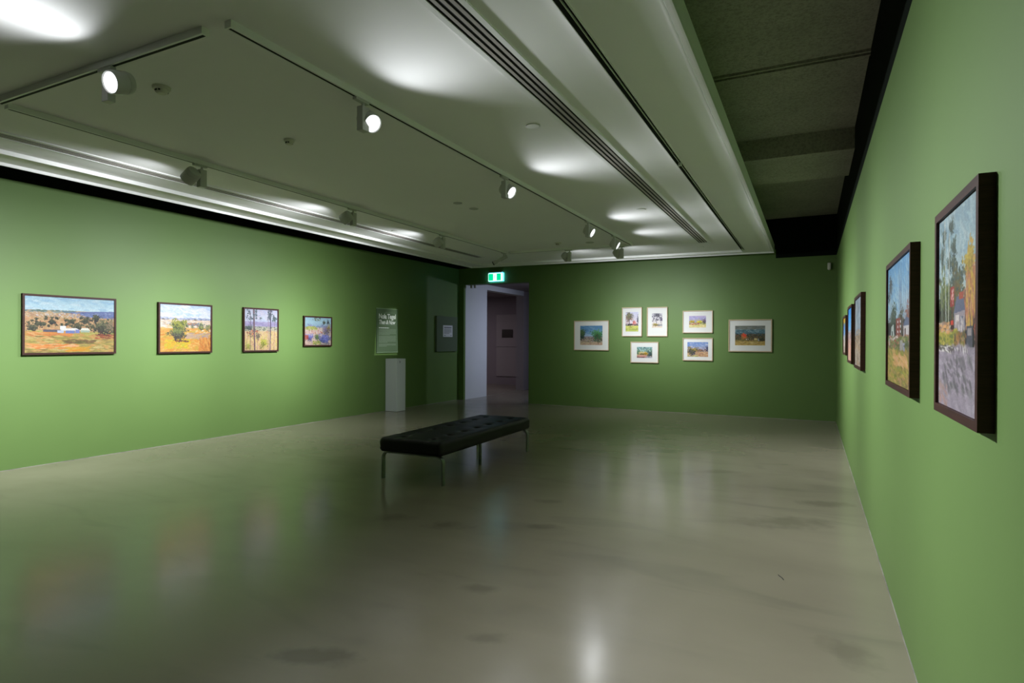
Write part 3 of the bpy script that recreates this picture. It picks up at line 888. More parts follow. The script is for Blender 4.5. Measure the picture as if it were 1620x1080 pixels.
# --- left wall 1 : wide farm valley
cv = Canvas(300, 188, 1)
cv.grad(0, 0.30, [(170, 205, 222), (190, 220, 232), (205, 228, 235)])
cv.dabs(0, 1, 0, 0.27, 130, [(160, 200, 222), (215, 230, 238), (185, 215, 230), (140, 185, 220)], 0.09, 0.022, 0.08, 0.25, 0.45)
cv.grad(0.24, 0.62, [(190, 165, 130), (205, 165, 120), (200, 160, 115)])
cv.dabs(0.0, 0.55, 0.235, 0.27, 60, [(110, 135, 150), (130, 145, 140), (95, 120, 110)], 0.04, 0.012, 0.05)
cv.poly([(0.45, 0.27), (0.60, 0.25), (0.80, 0.23), (1, 0.22), (1, 0.37), (0.8, 0.36), (0.6, 0.31)], (108, 122, 172))
cv.dabs(0.5, 1.0, 0.25, 0.36, 110, [(95, 110, 165), (125, 140, 185), (90, 98, 145), (150, 160, 190)], 0.03, 0.012, 0.1)
cv.dabs(0, 0.6, 0.28, 0.36, 220, [(214, 180, 140), (222, 195, 165), (190, 150, 120), (200, 205, 215), (170, 120, 100)], 0.020, 0.009, 0.05)
cv.dabs(0, 1, 0.36, 0.62, 420, [(205, 165, 120), (220, 180, 135), (190, 130, 90), (185, 155, 105), (215, 150, 110)], 0.035, 0.012, 0.08)
bush = [(92, 90, 62), (70, 76, 56), (50, 58, 48), (42, 46, 44)]
for _ in range(46):
    bx, by = cv.r.uniform(0, 0.98), cv.r.uniform(0.35, 0.52)
    cv.tree(bx, by, 0.016 + 0.012 * cv.r.rand(), 0.02 + 0.012 * cv.r.rand(), 14, bush, 0.016)
for a in ((0.08, 0.55, 0.065, 0.07), (0.57, 0.53, 0.065, 0.065), (0.65, 0.42, 0.04, 0.05), (0.78, 0.36, 0.035, 0.06), (0.17, 0.49, 0.04, 0.03), (0.28, 0.44, 0.03, 0.035), (0.50, 0.42, 0.035, 0.035)):
    cv.tree(a[0], a[1], a[2], a[3], 90, bush, 0.022)
cv.grad(0.62, 0.67, [(180, 165, 95), (175, 170, 90)], 0, 1)
cv.grad(0.67, 1.0, [(200, 150, 85), (180, 155, 85), (190, 160, 95), (170, 150, 80)])
cv.dabs(0, 1, 0.60, 0.70, 160, [(190, 185, 95), (170, 170, 85), (205, 150, 90)], 0.06, 0.010, 0.02, 0.1)
cv.dabs(0, 0.5, 0.63, 0.78, 200, [(220, 140, 70), (205, 125, 70), (225, 170, 110)], 0.07, 0.012, 0.12, 0.12)
cv.dabs(0, 1, 0.70, 1.0, 520, [(190, 170, 90), (160, 150, 75), (215, 160, 95), (140, 125, 70), (205, 185, 120)], 0.08, 0.013, 0.05, 0.14)
cv.dabs(0.05, 0.55, 0.84, 0.92, 100, [(235, 160, 90), (240, 190, 140), (225, 130, 60)], 0.08, 0.012, 0.0, 0.1)
cv.dabs(0.45, 0.7, 0.90, 0.97, 60, [(225, 150, 40), (215, 165, 60)], 0.06, 0.014, -0.05, 0.1)
cv.dabs(0.4, 0.75, 0.76, 0.83, 50, [(120, 90, 60), (100, 95, 50)], 0.06, 0.011, 0.1, 0.1)
cv.rect(0.37, 0.43, 0.52, 0.585, (235, 238, 240)); cv.rect(0.19, 0.40, 0.59, 0.625, (95, 92, 105))
cv.poly([(0.38, 0.56), (0.55, 0.55), (0.60, 0.60), (0.38, 0.60)], (240, 235, 230))
cv.rect(0.43, 0.53, 0.60, 0.645, (120, 135, 190)); cv.rect(0.34, 0.41, 0.60, 0.64, (200, 210, 230)); cv.rect(0.54, 0.585, 0.58, 0.64, (130, 140, 200))
cv.poly([(0.59, 0.60), (0.61, 0.545), (0.68, 0.545), (0.715, 0.60)], (240, 240, 225)); cv.rect(0.60, 0.70, 0.595, 0.625, (170, 190, 170))
cv.tree(0.86, 0.53, 0.115, 0.13, 420, [(125, 120, 85), (95, 98, 66), (68, 72, 52), (55, 52, 44)], 0.026)
cv.tree(0.95, 0.52, 0.05, 0.11, 120, [(140, 120, 95), (90, 90, 60)], 0.02)
cv.line(0.835, 0.60, 0.825, 0.70, 0.012, (80, 55, 50)); cv.line(0.855, 0.60, 0.85, 0.70, 0.01, (70, 50, 45))
cv.dabs(0.78, 1.0, 0.66, 0.74, 70, [(150, 75, 50), (120, 60, 45), (200, 120, 80)], 0.04, 0.010, 0.15, 0.1)
dark_framed('left', 3.525, 4.52, 1.262, 1.951, 'wide dark-framed landscape of white farm buildings in a dry valley on the left wall', cv, GL, 0.46)

# --- left wall 2 : lone tree in golden paddocks
cv = Canvas(190, 170, 2)
cv.grad(0, 0.30, [(195, 215, 240), (215, 228, 245), (235, 240, 248)])
cv.dabs(0, 1, 0, 0.26, 150, [(235, 235, 242), (180, 205, 240), (215, 225, 242), (245, 240, 240)], 0.10, 0.03, 0.2, 0.4, 0.5)
cv.dabs(0, 1, 0.27, 0.33, 110, [(150, 165, 200), (165, 175, 205), (190, 190, 210)], 0.05, 0.013, 0.03)
cv.grad(0.32, 0.55, [(225, 205, 190), (240, 215, 180), (235, 205, 150)])
cv.dabs(0, 1, 0.32, 0.50, 200, [(235, 215, 200), (220, 190, 150), (240, 225, 210), (180, 175, 175)], 0.05, 0.012, 0.05)
cv.grad(0.5, 1.0, [(225, 165, 90), (222, 160, 70), (215, 165, 80)])
cv.dabs(0.5, 1.0, 0.52, 0.60, 60, [(245, 225, 200), (250, 230, 190)], 0.08, 0.015, 0.05, .1)
cv.dabs(0, 1, 0.5, 1.0, 520, [(225, 160, 80), (215, 145, 60), (230, 180, 100), (200, 170, 70)], 0.06, 0.018, -0.1, 0.5)
cv.dabs(0.5, 1.0, 0.60, 0.72, 80, [(190, 165, 150), (175, 150, 145), (200, 170, 130)], 0.07, 0.013, -0.15, 0.2)
cv.dabs(0.1, 0.55, 0.74, 0.92, 160, [(225, 190, 40), (200, 190, 60), (215, 170, 50)], 0.045, 0.016, -0.2, 0.6)
for _ in range(14): cv.tree(cv.r.uniform(0.5, 0.98), cv.r.uniform(0.40, 0.48), 0.035, 0.025, 12, [(150, 160, 90), (120, 130, 110), (100, 110, 90)], 0.02)
cv.dabs(0.5, 0.75, 0.38, 0.44, 50, [(120, 135, 150), (140, 130, 130), (190, 130, 90)], 0.03, 0.015)
cv.tree(0.80, 0.48, 0.05, 0.05, 40, [(150, 160, 80), (110, 120, 80), (90, 85, 70)], 0.024)
cv.tree(0.94, 0.49, 0.06, 0.05, 40, [(160, 150, 100), (120, 120, 80)], 0.024)
cv.dabs(0.75, 1.0, 0.70, 1.0, 140, [(215, 130, 60), (225, 155, 80), (180, 120, 60)], 0.05, 0.012, 1.3, 0.3)
cv.line(0.30, 0.62, 0.295, 0.76, 0.018, (70, 60, 45)); cv.line(0.34, 0.6, 0.31, 0.7, 0.012, (70, 60, 45))
cv.tree(0.34, 0.44, 0.125, 0.12, 300, [(165, 165, 70), (130, 135, 60), (100, 110, 60), (75, 85, 60)], 0.028)
cv.tree(0.34, 0.62, 0.15, 0.11, 300, [(120, 130, 70), (105, 110, 75), (85, 85, 65), (70, 65, 60)], 0.026)
cv.dabs(0.25, 0.55, 0.755, 0.79, 40, [(110, 70, 60), (80, 60, 50), (150, 90, 60)], 0.03, 0.009, 0.1)
dark_framed('left', 5.061, 5.855, 1.252, 1.944, 'dark-framed painting of one bushy green tree in golden paddocks on the left wall', cv, GL, 0.46)

# --- left wall 3 : tall gum trunks
cv = Canvas(170, 190, 3)
cv.grad(0, 0.35, [(205, 208, 235), (215, 222, 240), (195, 210, 240)])
cv.dabs(0, 1, 0, 0.30, 130, [(225, 225, 240), (190, 195, 230), (215, 205, 225)], 0.06, 0.025, 0.5, 0.9, 0.5)
cv.grad(0.30, 0.42, [(175, 165, 205), (165, 155, 195)])
cv.dabs(0, 1, 0.30, 0.42, 100, [(180, 168, 208), (160, 150, 195), (190, 180, 215)], 0.05, 0.013, 0.0, 0.15)
cv.grad(0.42, 0.55, [(190, 195, 180), (215, 200, 160)])
cv.dabs(0, 1, 0.42, 0.52, 120, [(110, 125, 110), (90, 100, 95), (210, 200, 180)], 0.02, 0.012)
cv.grad(0.54, 1.0, [(230, 200, 150), (235, 205, 140), (225, 195, 140)])
cv.dabs(0, 1, 0.53, 1.0, 420, [(235, 205, 150), (225, 190, 120), (230, 195, 160), (210, 160, 130), (200, 185, 110)], 0.03, 0.016, 1.2, 0.7)
cv.dabs(0.05, 0.45, 0.50, 0.68, 60, [(210, 120, 90), (130, 110, 95)], 0.02, 0.02)
cv.tree(0.13, 0.45, 0.13, 0.06, 90, [(110, 125, 125), (80, 95, 90), (60, 70, 70)], 0.022)
cv.tree(0.40, 0.65, 0.07, 0.08, 60, [(140, 135, 110), (100, 100, 80)], 0.022)
cv.tree(0.57, 0.82, 0.12, 0.11, 110, [(200, 195, 80), (170, 170, 70), (130, 130, 60)], 0.026)
cv.tree(0.1, 0.9, 0.09, 0.1, 50, [(170, 180, 80), (150, 140, 60)], 0.02)
cv.line(0.265, 0.0, 0.30, 1.0, 0.017, (130, 100, 110), 1, 0.008); cv.line(0.25, 0.02, 0.29, 1.0, 0.007, (90, 65, 75), 1, 0.006)
cv.line(0.785, 0.0, 0.765, 1.0, 0.014, (120, 95, 125), 1, 0.006); cv.line(0.80, 0.0, 0.775, 0.6, 0.006, (75, 60, 90))
cv.line(0.17, 0.1, 0.17, 1.0, 0.007, (100, 80, 90)); cv.line(0.71, 0.1, 0.715, 1.0, 0.008, (160, 130, 150)); cv.line(0.91, 0.15, 0.89, 1.0, 0.006, (140, 110, 120))
cv.line(0.09, 0.55, 0.05, 1, 0.005, (150, 110, 110)); cv.line(0.39, 0.6, 0.385, 1, 0.005, (160, 110, 120))
cv.line(0.03, 0.18, 0.25, 0.48, 0.004, (100, 95, 110))
for _ in range(60):
    bx = cv.r.choice([0.1, 0.17, 0.3, 0.33, 0.75, 0.85, 0.92, 0.72]) + cv.r.uniform(-.05, .05)
    cv.tree(bx, cv.r.uniform(0, 0.25), 0.03, 0.03, 6, [(95, 115, 125), (120, 130, 140), (80, 85, 100)], 0.016)
cv.dabs(0.42, 0.52, 0.2, 0.24, 8, [(90, 110, 110)], 0.03, 0.008, 0.3)
cv.dabs(0.84, 0.95, 0.18, 0.29, 24, [(70, 100, 95), (90, 110, 110)], 0.025, 0.010, 1.2)
dark_framed('left', 6.385, 7.052, 1.255, 1.944, 'dark-framed painting of tall slim tree trunks before violet hills on the left wall', cv, GL, 0.46)

# --- left wall 4 : blue flowers
cv = Canvas(150, 125, 4)
cv.grad(0, 0.36, [(165, 205, 225), (180, 215, 230), (160, 190, 215)])
cv.dabs(0, 1, 0.25, 0.36, 50, [(130, 155, 190), (170, 160, 190), (150, 170, 200)], 0.05, 0.02)
cv.grad(0.36, 1.0, [(225, 205, 190), (235, 210, 190), (215, 190, 175)])
cv.dabs(0, 0.45, 0.33, 0.45, 110, [(190, 195, 90), (150, 165, 80), (210, 210, 130)], 0.035, 0.02, 0.3, 0.8)
cv.dabs(0.2, 0.65, 0.48, 0.57, 60, [(200, 95, 70), (170, 80, 70), (240, 225, 215)], 0.03, 0.012)
cv.dabs(0, 0.6, 0.45, 0.62, 90, [(245, 235, 230), (235, 205, 200), (220, 150, 140)], 0.03, 0.016)
cv.tree(0.82, 0.50, 0.2, 0.22, 200, [(130, 120, 170), (150, 140, 190), (110, 110, 120), (120, 105, 90)], 0.028)
cv.tree(0.72, 0.17, 0.07, 0.07, 40, [(90, 95, 70), (70, 75, 60)], 0.024); cv.tree(0.88, 0.16, 0.06, 0.08, 40, [(80, 90, 95), (60, 70, 80)], 0.024)
cv.dabs(0.3, 0.62, 0.0, 0.12, 40, [(100, 110, 60), (140, 140, 80), (80, 80, 60)], 0.035, 0.010, 0.7, 0.5)
cv.tree(0.90, 0.35, 0.09, 0.1, 60, [(180, 170, 100), (140, 120, 90)], 0.026)
cv.tree(0.18, 0.72, 0.16, 0.14, 200, [(160, 160, 220), (125, 125, 200), (100, 100, 165), (90, 80, 120)], 0.026)
cv.tree(0.75, 0.78, 0.26, 0.20, 420, [(150, 155, 220), (110, 115, 200), (80, 85, 160), (70, 90, 110)], 0.03)
cv.tree(0.45, 0.72, 0.1, 0.12, 90, [(120, 140, 70), (90, 115, 90), (70, 95, 90)], 0.026)
cv.dabs(0.0, 0.12, 0.65, 0.8, 40, [(200, 100, 80), (170, 80, 80)], 0.03, 0.02)
cv.dabs(0.3, 0.6, 0.85, 0.98, 70, [(200, 190, 70), (170, 175, 90), (110, 140, 60)], 0.03, 0.02, 0.5, 1)
cv.dabs(0, 0.3, 0.9, 1, 40, [(220, 190, 175), (190, 160, 150)], 0.035, 0.015)
dark_framed('left', 7.589, 8.25, 1.333, 1.86, 'small dark-framed painting of blue flowers in a garden on the left wall', cv, GL, 0.46)

# --- right wall 1 : street with a red sign (viewed steeply; image left = far end)
cv = Canvas(170, 300, 5)
cv.grad(0, 0.45, [(140, 165, 175), (150, 178, 185), (165, 185, 185), (170, 180, 170)])
cv.dabs(0, 1, 0, 0.42, 260, [(125, 155, 170), (165, 190, 195), (150, 170, 175), (185, 200, 200)], 0.045, 0.013, 1.0, 0.8, 0.5)
cv.dabs(0, 0.45, 0.02, 0.45, 160, [(190, 205, 205), (110, 140, 150), (90, 115, 110)], 0.03, 0.010, 1.35, 0.3, 0.6)
for a in ((0.10, 0.20, 0.05, 0.05), (0.36, 0.07, 0.05, 0.035), (0.30, 0.25, 0.06, 0.04), (0.42, 0.18, 0.05, 0.045), (0.15, 0.10, 0.05, 0.03), (0.40, 0.27, 0.05, 0.04)):
    cv.tree(a[0], a[1], a[2], a[3], 60, [(85, 100, 90), (70, 85, 75), (55, 68, 60)], 0.014)
cv.tree(0.20, 0.47, 0.22, 0.15, 420, [(105, 115, 60), (75, 88, 50), (55, 65, 45), (60, 60, 40)], 0.020)
cv.tree(0.50, 0.38, 0.15, 0.12, 240, [(80, 95, 90), (65, 80, 70), (95, 95, 60), (110, 90, 50)], 0.018)
cv.line(0.16, 0.02, 0.22, 0.62, 0.006, (175, 180, 170), 0.8, 0.006); cv.line(0.30, 0.1, 0.28, 0.60, 0.006, (180, 180, 165), 0.8, 0.005); cv.line(0.06, 0.1, 0.10, 0.6, 0.004, (150, 160, 150), 0.8)
cv.tree(0.86, 0.44, 0.17, 0.17, 520, [(190, 150, 60), (190, 125, 75), (185, 115, 85), (150, 100, 80), (120, 90, 75)], 0.020)
cv.tree(0.78, 0.30, 0.10, 0.07, 110, [(185, 160, 60), (165, 140, 50), (140, 120, 60)], 0.016)
cv.dabs(0.72, 1.0, 0.34, 0.58, 150, [(195, 150, 110), (175, 110, 80), (200, 165, 60)], 0.04, 0.008, 1.45, 0.25, 0.7)
cv.poly([(0.44, 0.52), (0.50, 0.44), (0.64, 0.45), (0.70, 0.52), (0.70, 0.66), (0.44, 0.66)], (150, 140, 145))
cv.poly([(0.42, 0.52), (0.50, 0.44), (0.66, 0.44), (0.70, 0.51)], (95, 100, 120)); cv.rect(0.48, 0.56, 0.53, 0.56, (205, 195, 190)); cv.rect(0.60, 0.68, 0.54, 0.56, (75, 85, 110))
cv.rect(0.56, 0.66, 0.425, 0.455, (165, 80, 60)); cv.dabs(0.46, 0.70, 0.55, 0.66, 60, [(200, 190, 185), (110, 110, 125), (175, 160, 150)], 0.018, 0.008, 1.4)
cv.rect(0.34, 0.435, 0.385, 0.48, (150, 50, 45)); cv.dabs(0.355, 0.42, 0.395, 0.47, 22, [(225, 200, 195), (200, 120, 110)], 0.012, 0.006, 1.2)
cv.line(0.38, 0.45, 0.40, 0.70, 0.005, (110, 45, 40)); cv.rect(0.35, 0.42, 0.555, 0.575, (190, 60, 40)); cv.rect(0.385, 0.43, 0.60, 0.70, (185, 75, 45))
cv.grad(0.61, 0.69, [(120, 125, 55), (140, 135, 50)], 0, 0.5)
cv.dabs(0.0, 0.55, 0.60, 0.69, 160, [(150, 145, 50), (100, 110, 45), (175, 160, 70)], 0.025, 0.011, 0.1, 0.5)
cv.dabs(0.0, 0.35, 0.56, 0.61, 60, [(205, 150, 90), (190, 170, 150), (150, 120, 100)], 0.025, 0.010)
cv.dabs(0.44, 0.72, 0.62, 0.69, 90, [(130, 120, 50), (160, 110, 60), (90, 80, 50)], 0.018, 0.012, 1.2, 0.6)
cv.rect(0.74, 0.86, 0.59, 0.70, (75, 75, 85)); cv.rect(0.76, 0.84, 0.60, 0.63, (150, 140, 140)); cv.tree(0.93, 0.62, 0.05, 0.05, 30, [(170, 80, 60), (130, 90, 80)], 0.014)
cv.grad(0.69, 1.0, [(120, 115, 120), (150, 140, 150), (155, 145, 155), (165, 155, 165)])
cv.dabs(0, 1, 0.69, 1.0, 420, [(160, 148, 160), (140, 130, 142), (175, 165, 175), (150, 140, 150)], 0.04, 0.018, 0.2, 0.8, 0.6)
cv.dabs(0.15, 0.85, 0.74, 0.90, 90, [(105, 100, 105), (120, 118, 118), (95, 92, 95)], 0.030, 0.014, 0.7, 0.6, 0.6)
cv.dabs(0, 0.4, 0.68, 0.71, 40, [(85, 80, 70), (205, 200, 195)], 0.035, 0.007, 0.15, 0.2); cv.dabs(0.3, 0.75, 0.69, 0.72, 24, [(215, 210, 205), (95, 85, 90)], 0.02, 0.006, 1.0, 0.6)
cv.dabs(0, 0.25, 0.88, 1.0, 40, [(170, 135, 130), (150, 130, 120)], 0.03, 0.012, 0.8, 0.4, 0.6)
dark_framed('right', 1.883, 2.478, 1.222, 1.879, 'big dark-framed street painting with red sign and grey road on the right wall', cv, GR, 0.63, 0.026)

# --- right wall 2 : houses across a field
cv = Canvas(200, 300, 6)
cv.grad(0, 0.48, [(95, 150, 195), (130, 175, 205), (160, 190, 205), (150, 165, 175)])
cv.dabs(0, 1, 0, 0.45, 260, [(100, 155, 200), (150, 190, 215), (85, 140, 185), (175, 200, 210)], 0.04, 0.012, 1.1, 0.7, 0.5)
for k in range(26):
    x = cv.r.uniform(0.45, 1.0); cv.line(x, cv.r.uniform(0.02, 0.3), 0.75 + (x - 0.75) * 0.4, 0.55, 0.003, (95, 90, 110), 0.5)
for k in range(9):
    x = cv.r.uniform(0.0, 0.3); cv.line(x, 0.1, x * 0.7, 0.6, 0.003, (85, 90, 95), 0.6)
cv.tree(0.13, 0.16, 0.08, 0.09, 120, [(70, 85, 90), (55, 65, 70), (85, 95, 100)], 0.014); cv.tree(0.05, 0.25, 0.04, 0.06, 50, [(70, 80, 85), (55, 62, 68)], 0.013)
cv.tree(0.28, 0.46, 0.16, 0.12, 300, [(75, 90, 75), (55, 72, 55), (40, 55, 45)], 0.018); cv.tree(0.6, 0.50, 0.14, 0.09, 200, [(85, 90, 75), (70, 65, 60), (100, 75, 70)], 0.018)
cv.tree(0.9, 0.50, 0.12, 0.10, 160, [(150, 95, 80), (120, 85, 75), (95, 80, 80)], 0.018)
cv.rect(0.40, 0.62, 0.46, 0.62, (130, 65, 55)); cv.rect(0.60, 0.66, 0.44, 0.60, (70, 70, 60))
for x in (0.47, 0.58):
    for y in (0.48, 0.52, 0.56): cv.rect(x, x + 0.025, y, y + 0.018, (200, 200, 205))
cv.poly([(0.70, 0.53), (0.80, 0.46), (0.93, 0.48), (0.95, 0.54)], (90, 100, 125)); cv.rect(0.72, 0.92, 0.53, 0.62, (185, 180, 180)); cv.rect(0.76, 0.80, 0.55, 0.60, (95, 70, 70)); cv.rect(0.92, 0.99, 0.51, 0.62, (150, 100, 85))
cv.poly([(0.15, 0.60), (0.18, 0.52), (0.28, 0.50), (0.33, 0.60)], (165, 175, 170)); cv.rect(0.20, 0.25, 0.56, 0.60, (60, 70, 70))
cv.grad(0.61, 0.74, [(95, 105, 60), (110, 115, 60)])
cv.dabs(0, 1, 0.60, 0.74, 340, [(110, 120, 60), (85, 95, 50), (150, 90, 70), (140, 135, 90)], 0.03, 0.011, 0.1, 0.4)
cv.dabs(0.1, 0.5, 0.60, 0.63, 50, [(170, 90, 75), (210, 205, 200), (120, 110, 95)], 0.02, 0.010)
cv.rect(0.58, 0.68, 0.64, 0.73, (150, 145, 140)); cv.poly([(0.68, 0.66), (1.0, 0.64), (1.0, 0.70), (0.72, 0.73)], (145, 145, 165)); cv.rect(0.05, 0.09, 0.62, 0.68, (160, 155, 150))
cv.tree(0.85, 0.69, 0.10, 0.06, 110, [(80, 90, 50), (65, 72, 45), (115, 110, 60)], 0.016)
cv.grad(0.73, 1.0, [(135, 130, 55), (150, 135, 65), (160, 140, 70), (140, 135, 60)])
cv.dabs(0, 1, 0.72, 1.0, 480, [(150, 145, 60), (120, 125, 50), (185, 150, 90), (165, 140, 70), (135, 120, 60)], 0.045, 0.013, 0.25, 0.4)
cv.dabs(0.3, 0.85, 0.76, 0.84, 80, [(205, 160, 115), (195, 150, 90)], 0.05, 0.012, 0.35, 0.2); cv.dabs(0.5, 1, 0.93, 1, 60, [(165, 130, 90), (120, 110, 60)], 0.04, 0.01, 0.1)
dark_framed('right', 3.045, 3.965, 1.213, 1.879, 'dark-framed painting of houses beyond a grassy field, second from camera on the right wall', cv, GR, 0.63, 0.026)

# --- right wall 3 : pale gums
cv = Canvas(150, 220, 7)
cv.grad(0, 0.55, [(150, 165, 180), (165, 185, 200), (140, 165, 195)])
cv.dabs(0, 1, 0, 0.6, 320, [(185, 195, 200), (110, 135, 160), (90, 100, 105), (165, 170, 165)], 0.05, 0.012, 1.45, 0.2, 0.8)
cv.line(0.1, 0, 0.15, 0.9, 0.012, (205, 205, 195), 1, 0.006); cv.line(0.45, 0, 0.5, 0.75, 0.012, (60, 75, 95), 1, 0.006); cv.line(0.85, 0, 0.8, 0.7, 0.012, (190, 195, 190), 1, 0.006)
cv.grad(0.55, 1.0, [(170, 140, 105), (190, 165, 140), (185, 175, 165)])
cv.dabs(0, 1, 0.45, 1.0, 420, [(185, 140, 90), (200, 180, 150), (110, 95, 85), (205, 195, 185), (90, 85, 85)], 0.035, 0.014, 1.0, 0.8)
dark_framed('right', 5.865, 6.72, 1.208, 1.878, 'dark-framed painting of pale streaky trunks, middle of the five on the right wall', cv, GR, 0.63, 0.026)
# --- right wall 4 : deep blue sky
cv = Canvas(120, 200, 8)
cv.grad(0, 0.45, [(35, 120, 190), (70, 145, 205), (120, 165, 205)])
cv.grad(0.45, 1.0, [(150, 145, 160), (185, 140, 125), (200, 150, 130), (195, 160, 145)])
cv.dabs(0, 1, 0.42, 0.75, 200, [(150, 120, 110), (185, 150, 140), (90, 90, 100), (200, 170, 160)], 0.03, 0.012, 0.3, 0.6)
cv.dabs(0, 1, 0.75, 1, 90, [(205, 155, 130), (190, 140, 120)], 0.05, 0.012, 0.1, 0.3)
dark_framed('right', 7.18, 7.92, 1.222, 1.85, 'dark-framed painting with deep blue sky over pinkish ground on the right wall', cv, GR, 0.63, 0.026)
# --- right wall 5
cv = Canvas(110, 120, 9)
cv.grad(0, 0.5, [(150, 140, 60), (90, 130, 180), (120, 155, 195)])
cv.dabs(0, 0.7, 0.0, 0.14, 70, [(215, 165, 30), (190, 150, 40)], 0.05, 0.02, 0.5, 0.5)
cv.grad(0.5, 1.0, [(165, 175, 190), (185, 165, 150), (160, 140, 125)])
cv.dabs(0, 1, 0.45, 1, 170, [(200, 200, 205), (150, 120, 100), (90, 85, 80), (190, 160, 130)], 0.04, 0.014, 0.4, 0.6)
dark_framed('right', 8.36, 9.05, 1.292, 1.782, 'small dark-framed painting with a yellow patch, farthest away on the right wall', cv, GR, 0.63, 0.026)

# --- far wall, works on paper
cv = Canvas(110, 100, 11)
cv.grad(0, 0.55, [(85, 135, 180), (110, 155, 195), (165, 190, 215)])
cv.dabs(0.1, 0.6, 0, 0.4, 60, [(80, 130, 180), (130, 170, 205)], 0.08, 0.03, 0.3, 0.5, 0.5)
cv.grad(0.55, 1, [(150, 140, 150), (170, 150, 130), (190, 170, 140), (205, 180, 150)])
cv.dabs(0, 1, 0.58, 0.85, 240, [(120, 110, 130), (190, 180, 180), (110, 120, 80), (150, 120, 110), (80, 80, 80)], 0.035, 0.014)
cv.tree(0.08, 0.42, 0.14, 0.25, 260, [(80, 110, 65), (55, 85, 60), (40, 60, 60)], 0.035)
cv.tree(0.77, 0.50, 0.23, 0.27, 520, [(90, 150, 90), (60, 125, 75), (45, 95, 70), (60, 75, 50)], 0.037)
cv.line(0.79, 0.6, 0.80, 0.95, 0.016, (90, 70, 60)); cv.line(0.79, 0.7, 0.70, 0.5, 0.01, (90, 70, 60))
cv.dabs(0, 1, 0.88, 1, 70, [(205, 185, 150), (170, 130, 120), (190, 150, 130)], 0.07, 0.014)
pale_framed(-4.68, -3.88, 1.246, 1.893, 'pale-framed watercolour of green trees under blue sky, leftmost of the works on the far wall', cv, GF, GAIN, (0.18, 0.82, 0.17, 0.82))

cv = Canvas(70, 105, 12)
cv.grad(0, 0.6, [(205, 205, 232), (212, 208, 225), (225, 205, 215)])
cv.tree(0.28, 0.24, 0.30, 0.24, 330, [(130, 125, 85), (95, 95, 70), (75, 75, 70), (160, 130, 110)], 0.032)
cv.line(0.28, 0.35, 0.29, 0.66, 0.016, (80, 65, 70)); cv.tree(0.95, 0.38, 0.08, 0.24, 70, [(85, 85, 105), (65, 70, 85)], 0.026)
cv.poly([(0.52, 0.66), (0.56, 0.50), (0.68, 0.42), (0.82, 0.52), (0.82, 0.70), (0.52, 0.70)], (225, 150, 145)); cv.rect(0.62, 0.68, 0.46, 0.6, (190, 90, 85))
cv.dabs(0, 1, 0.62, 0.72, 130, [(80, 70, 75), (120, 85, 80), (60, 75, 70), (215, 200, 200)], 0.03, 0.016)
cv.grad(0.71, 1.0, [(215, 215, 110), (195, 200, 95), (175, 190, 100)])
cv.dabs(0, 1, 0.71, 1, 90, [(220, 215, 120), (180, 190, 90)], 0.06, 0.014); cv.dabs(0, 1, 0.86, 0.885, 34, [(100, 120, 60)], 0.05, 0.008); cv.dabs(0.25, 0.45, 0.75, 0.78, 10, [(90, 70, 40)], 0.03, 0.012)
pale_framed(-3.588, -3.159, 1.550, 2.162, 'upright pale-framed watercolour of a tree beside a pink house on the far wall', cv, GF, GAIN, (0.18, 0.82, 0.16, 0.83))

cv = Canvas(60, 90, 13)
cv.grad(0, 1, [(215, 212, 222), (222, 215, 218), (225, 215, 205)])
cv.tree(0.5, 0.12, 0.5, 0.22, 170, [(70, 70, 85), (110, 105, 115), (60, 60, 75)], 0.032)
for _ in range(16): cv.tree(cv.r.uniform(0, 1), cv.r.uniform(0.2, 0.6), 0.07, 0.05, 9, [(85, 80, 95), (60, 62, 80)], 0.028)
cv.tree(0.86, 0.42, 0.14, 0.12, 50, [(60, 60, 85), (95, 85, 110)], 0.03); cv.line(0.45, 0.25, 0.42, 0.75, 0.02, (110, 105, 120)); cv.line(0.8, 0.5, 0.9, 0.8, 0.012, (90, 85, 100))
cv.tree(0.36, 0.80, 0.30, 0.10, 120, [(190, 170, 70), (140, 120, 50), (90, 80, 50)], 0.036); cv.dabs(0.6, 1, 0.78, 0.88, 30, [(100, 110, 130), (140, 140, 150)], 0.05, 0.014)
cv.dabs(0, 1, 0.88, 1, 40, [(230, 200, 165), (235, 215, 190)], 0.05, 0.02)
pale_framed(-3.052, -2.627, 1.550, 2.156, 'upright pale-framed watercolour of dark branches on white on the far wall', cv, GF, GAIN, (0.24, 0.75, 0.21, 0.70))

cv = Canvas(90, 66, 14)
cv.grad(0, 1, [(120, 165, 170), (140, 170, 140), (190, 175, 120), (200, 150, 130)])
cv.dabs(0, 1, 0, 0.5, 150, [(60, 90, 105), (150, 195, 200), (85, 115, 105), (190, 215, 215)], 0.09, 0.025, 1.3, 0.35)
cv.tree(0.1, 0.5, 0.14, 0.2, 70, [(90, 130, 95), (60, 95, 80)], 0.05); cv.tree(0.85, 0.65, 0.17, 0.3, 150, [(70, 95, 90), (50, 75, 80), (40, 60, 60)], 0.05)
cv.dabs(0.15, 0.65, 0.45, 0.6, 40, [(215, 200, 120), (225, 190, 150)], 0.10, 0.025); cv.dabs(0.2, 0.7, 0.6, 0.72, 50, [(90, 70, 40), (170, 130, 30), (60, 55, 50)], 0.06, 0.03)
cv.tree(0.58, 0.58, 0.12, 0.12, 50, [(190, 150, 30), (140, 110, 40)], 0.045); cv.dabs(0.05, 0.65, 0.74, 0.88, 50, [(215, 160, 150), (205, 140, 130)], 0.10, 0.025); cv.dabs(0, 0.65, 0.87, 1.0, 70, [(60, 45, 60), (150, 90, 100)], 0.05, 0.03)
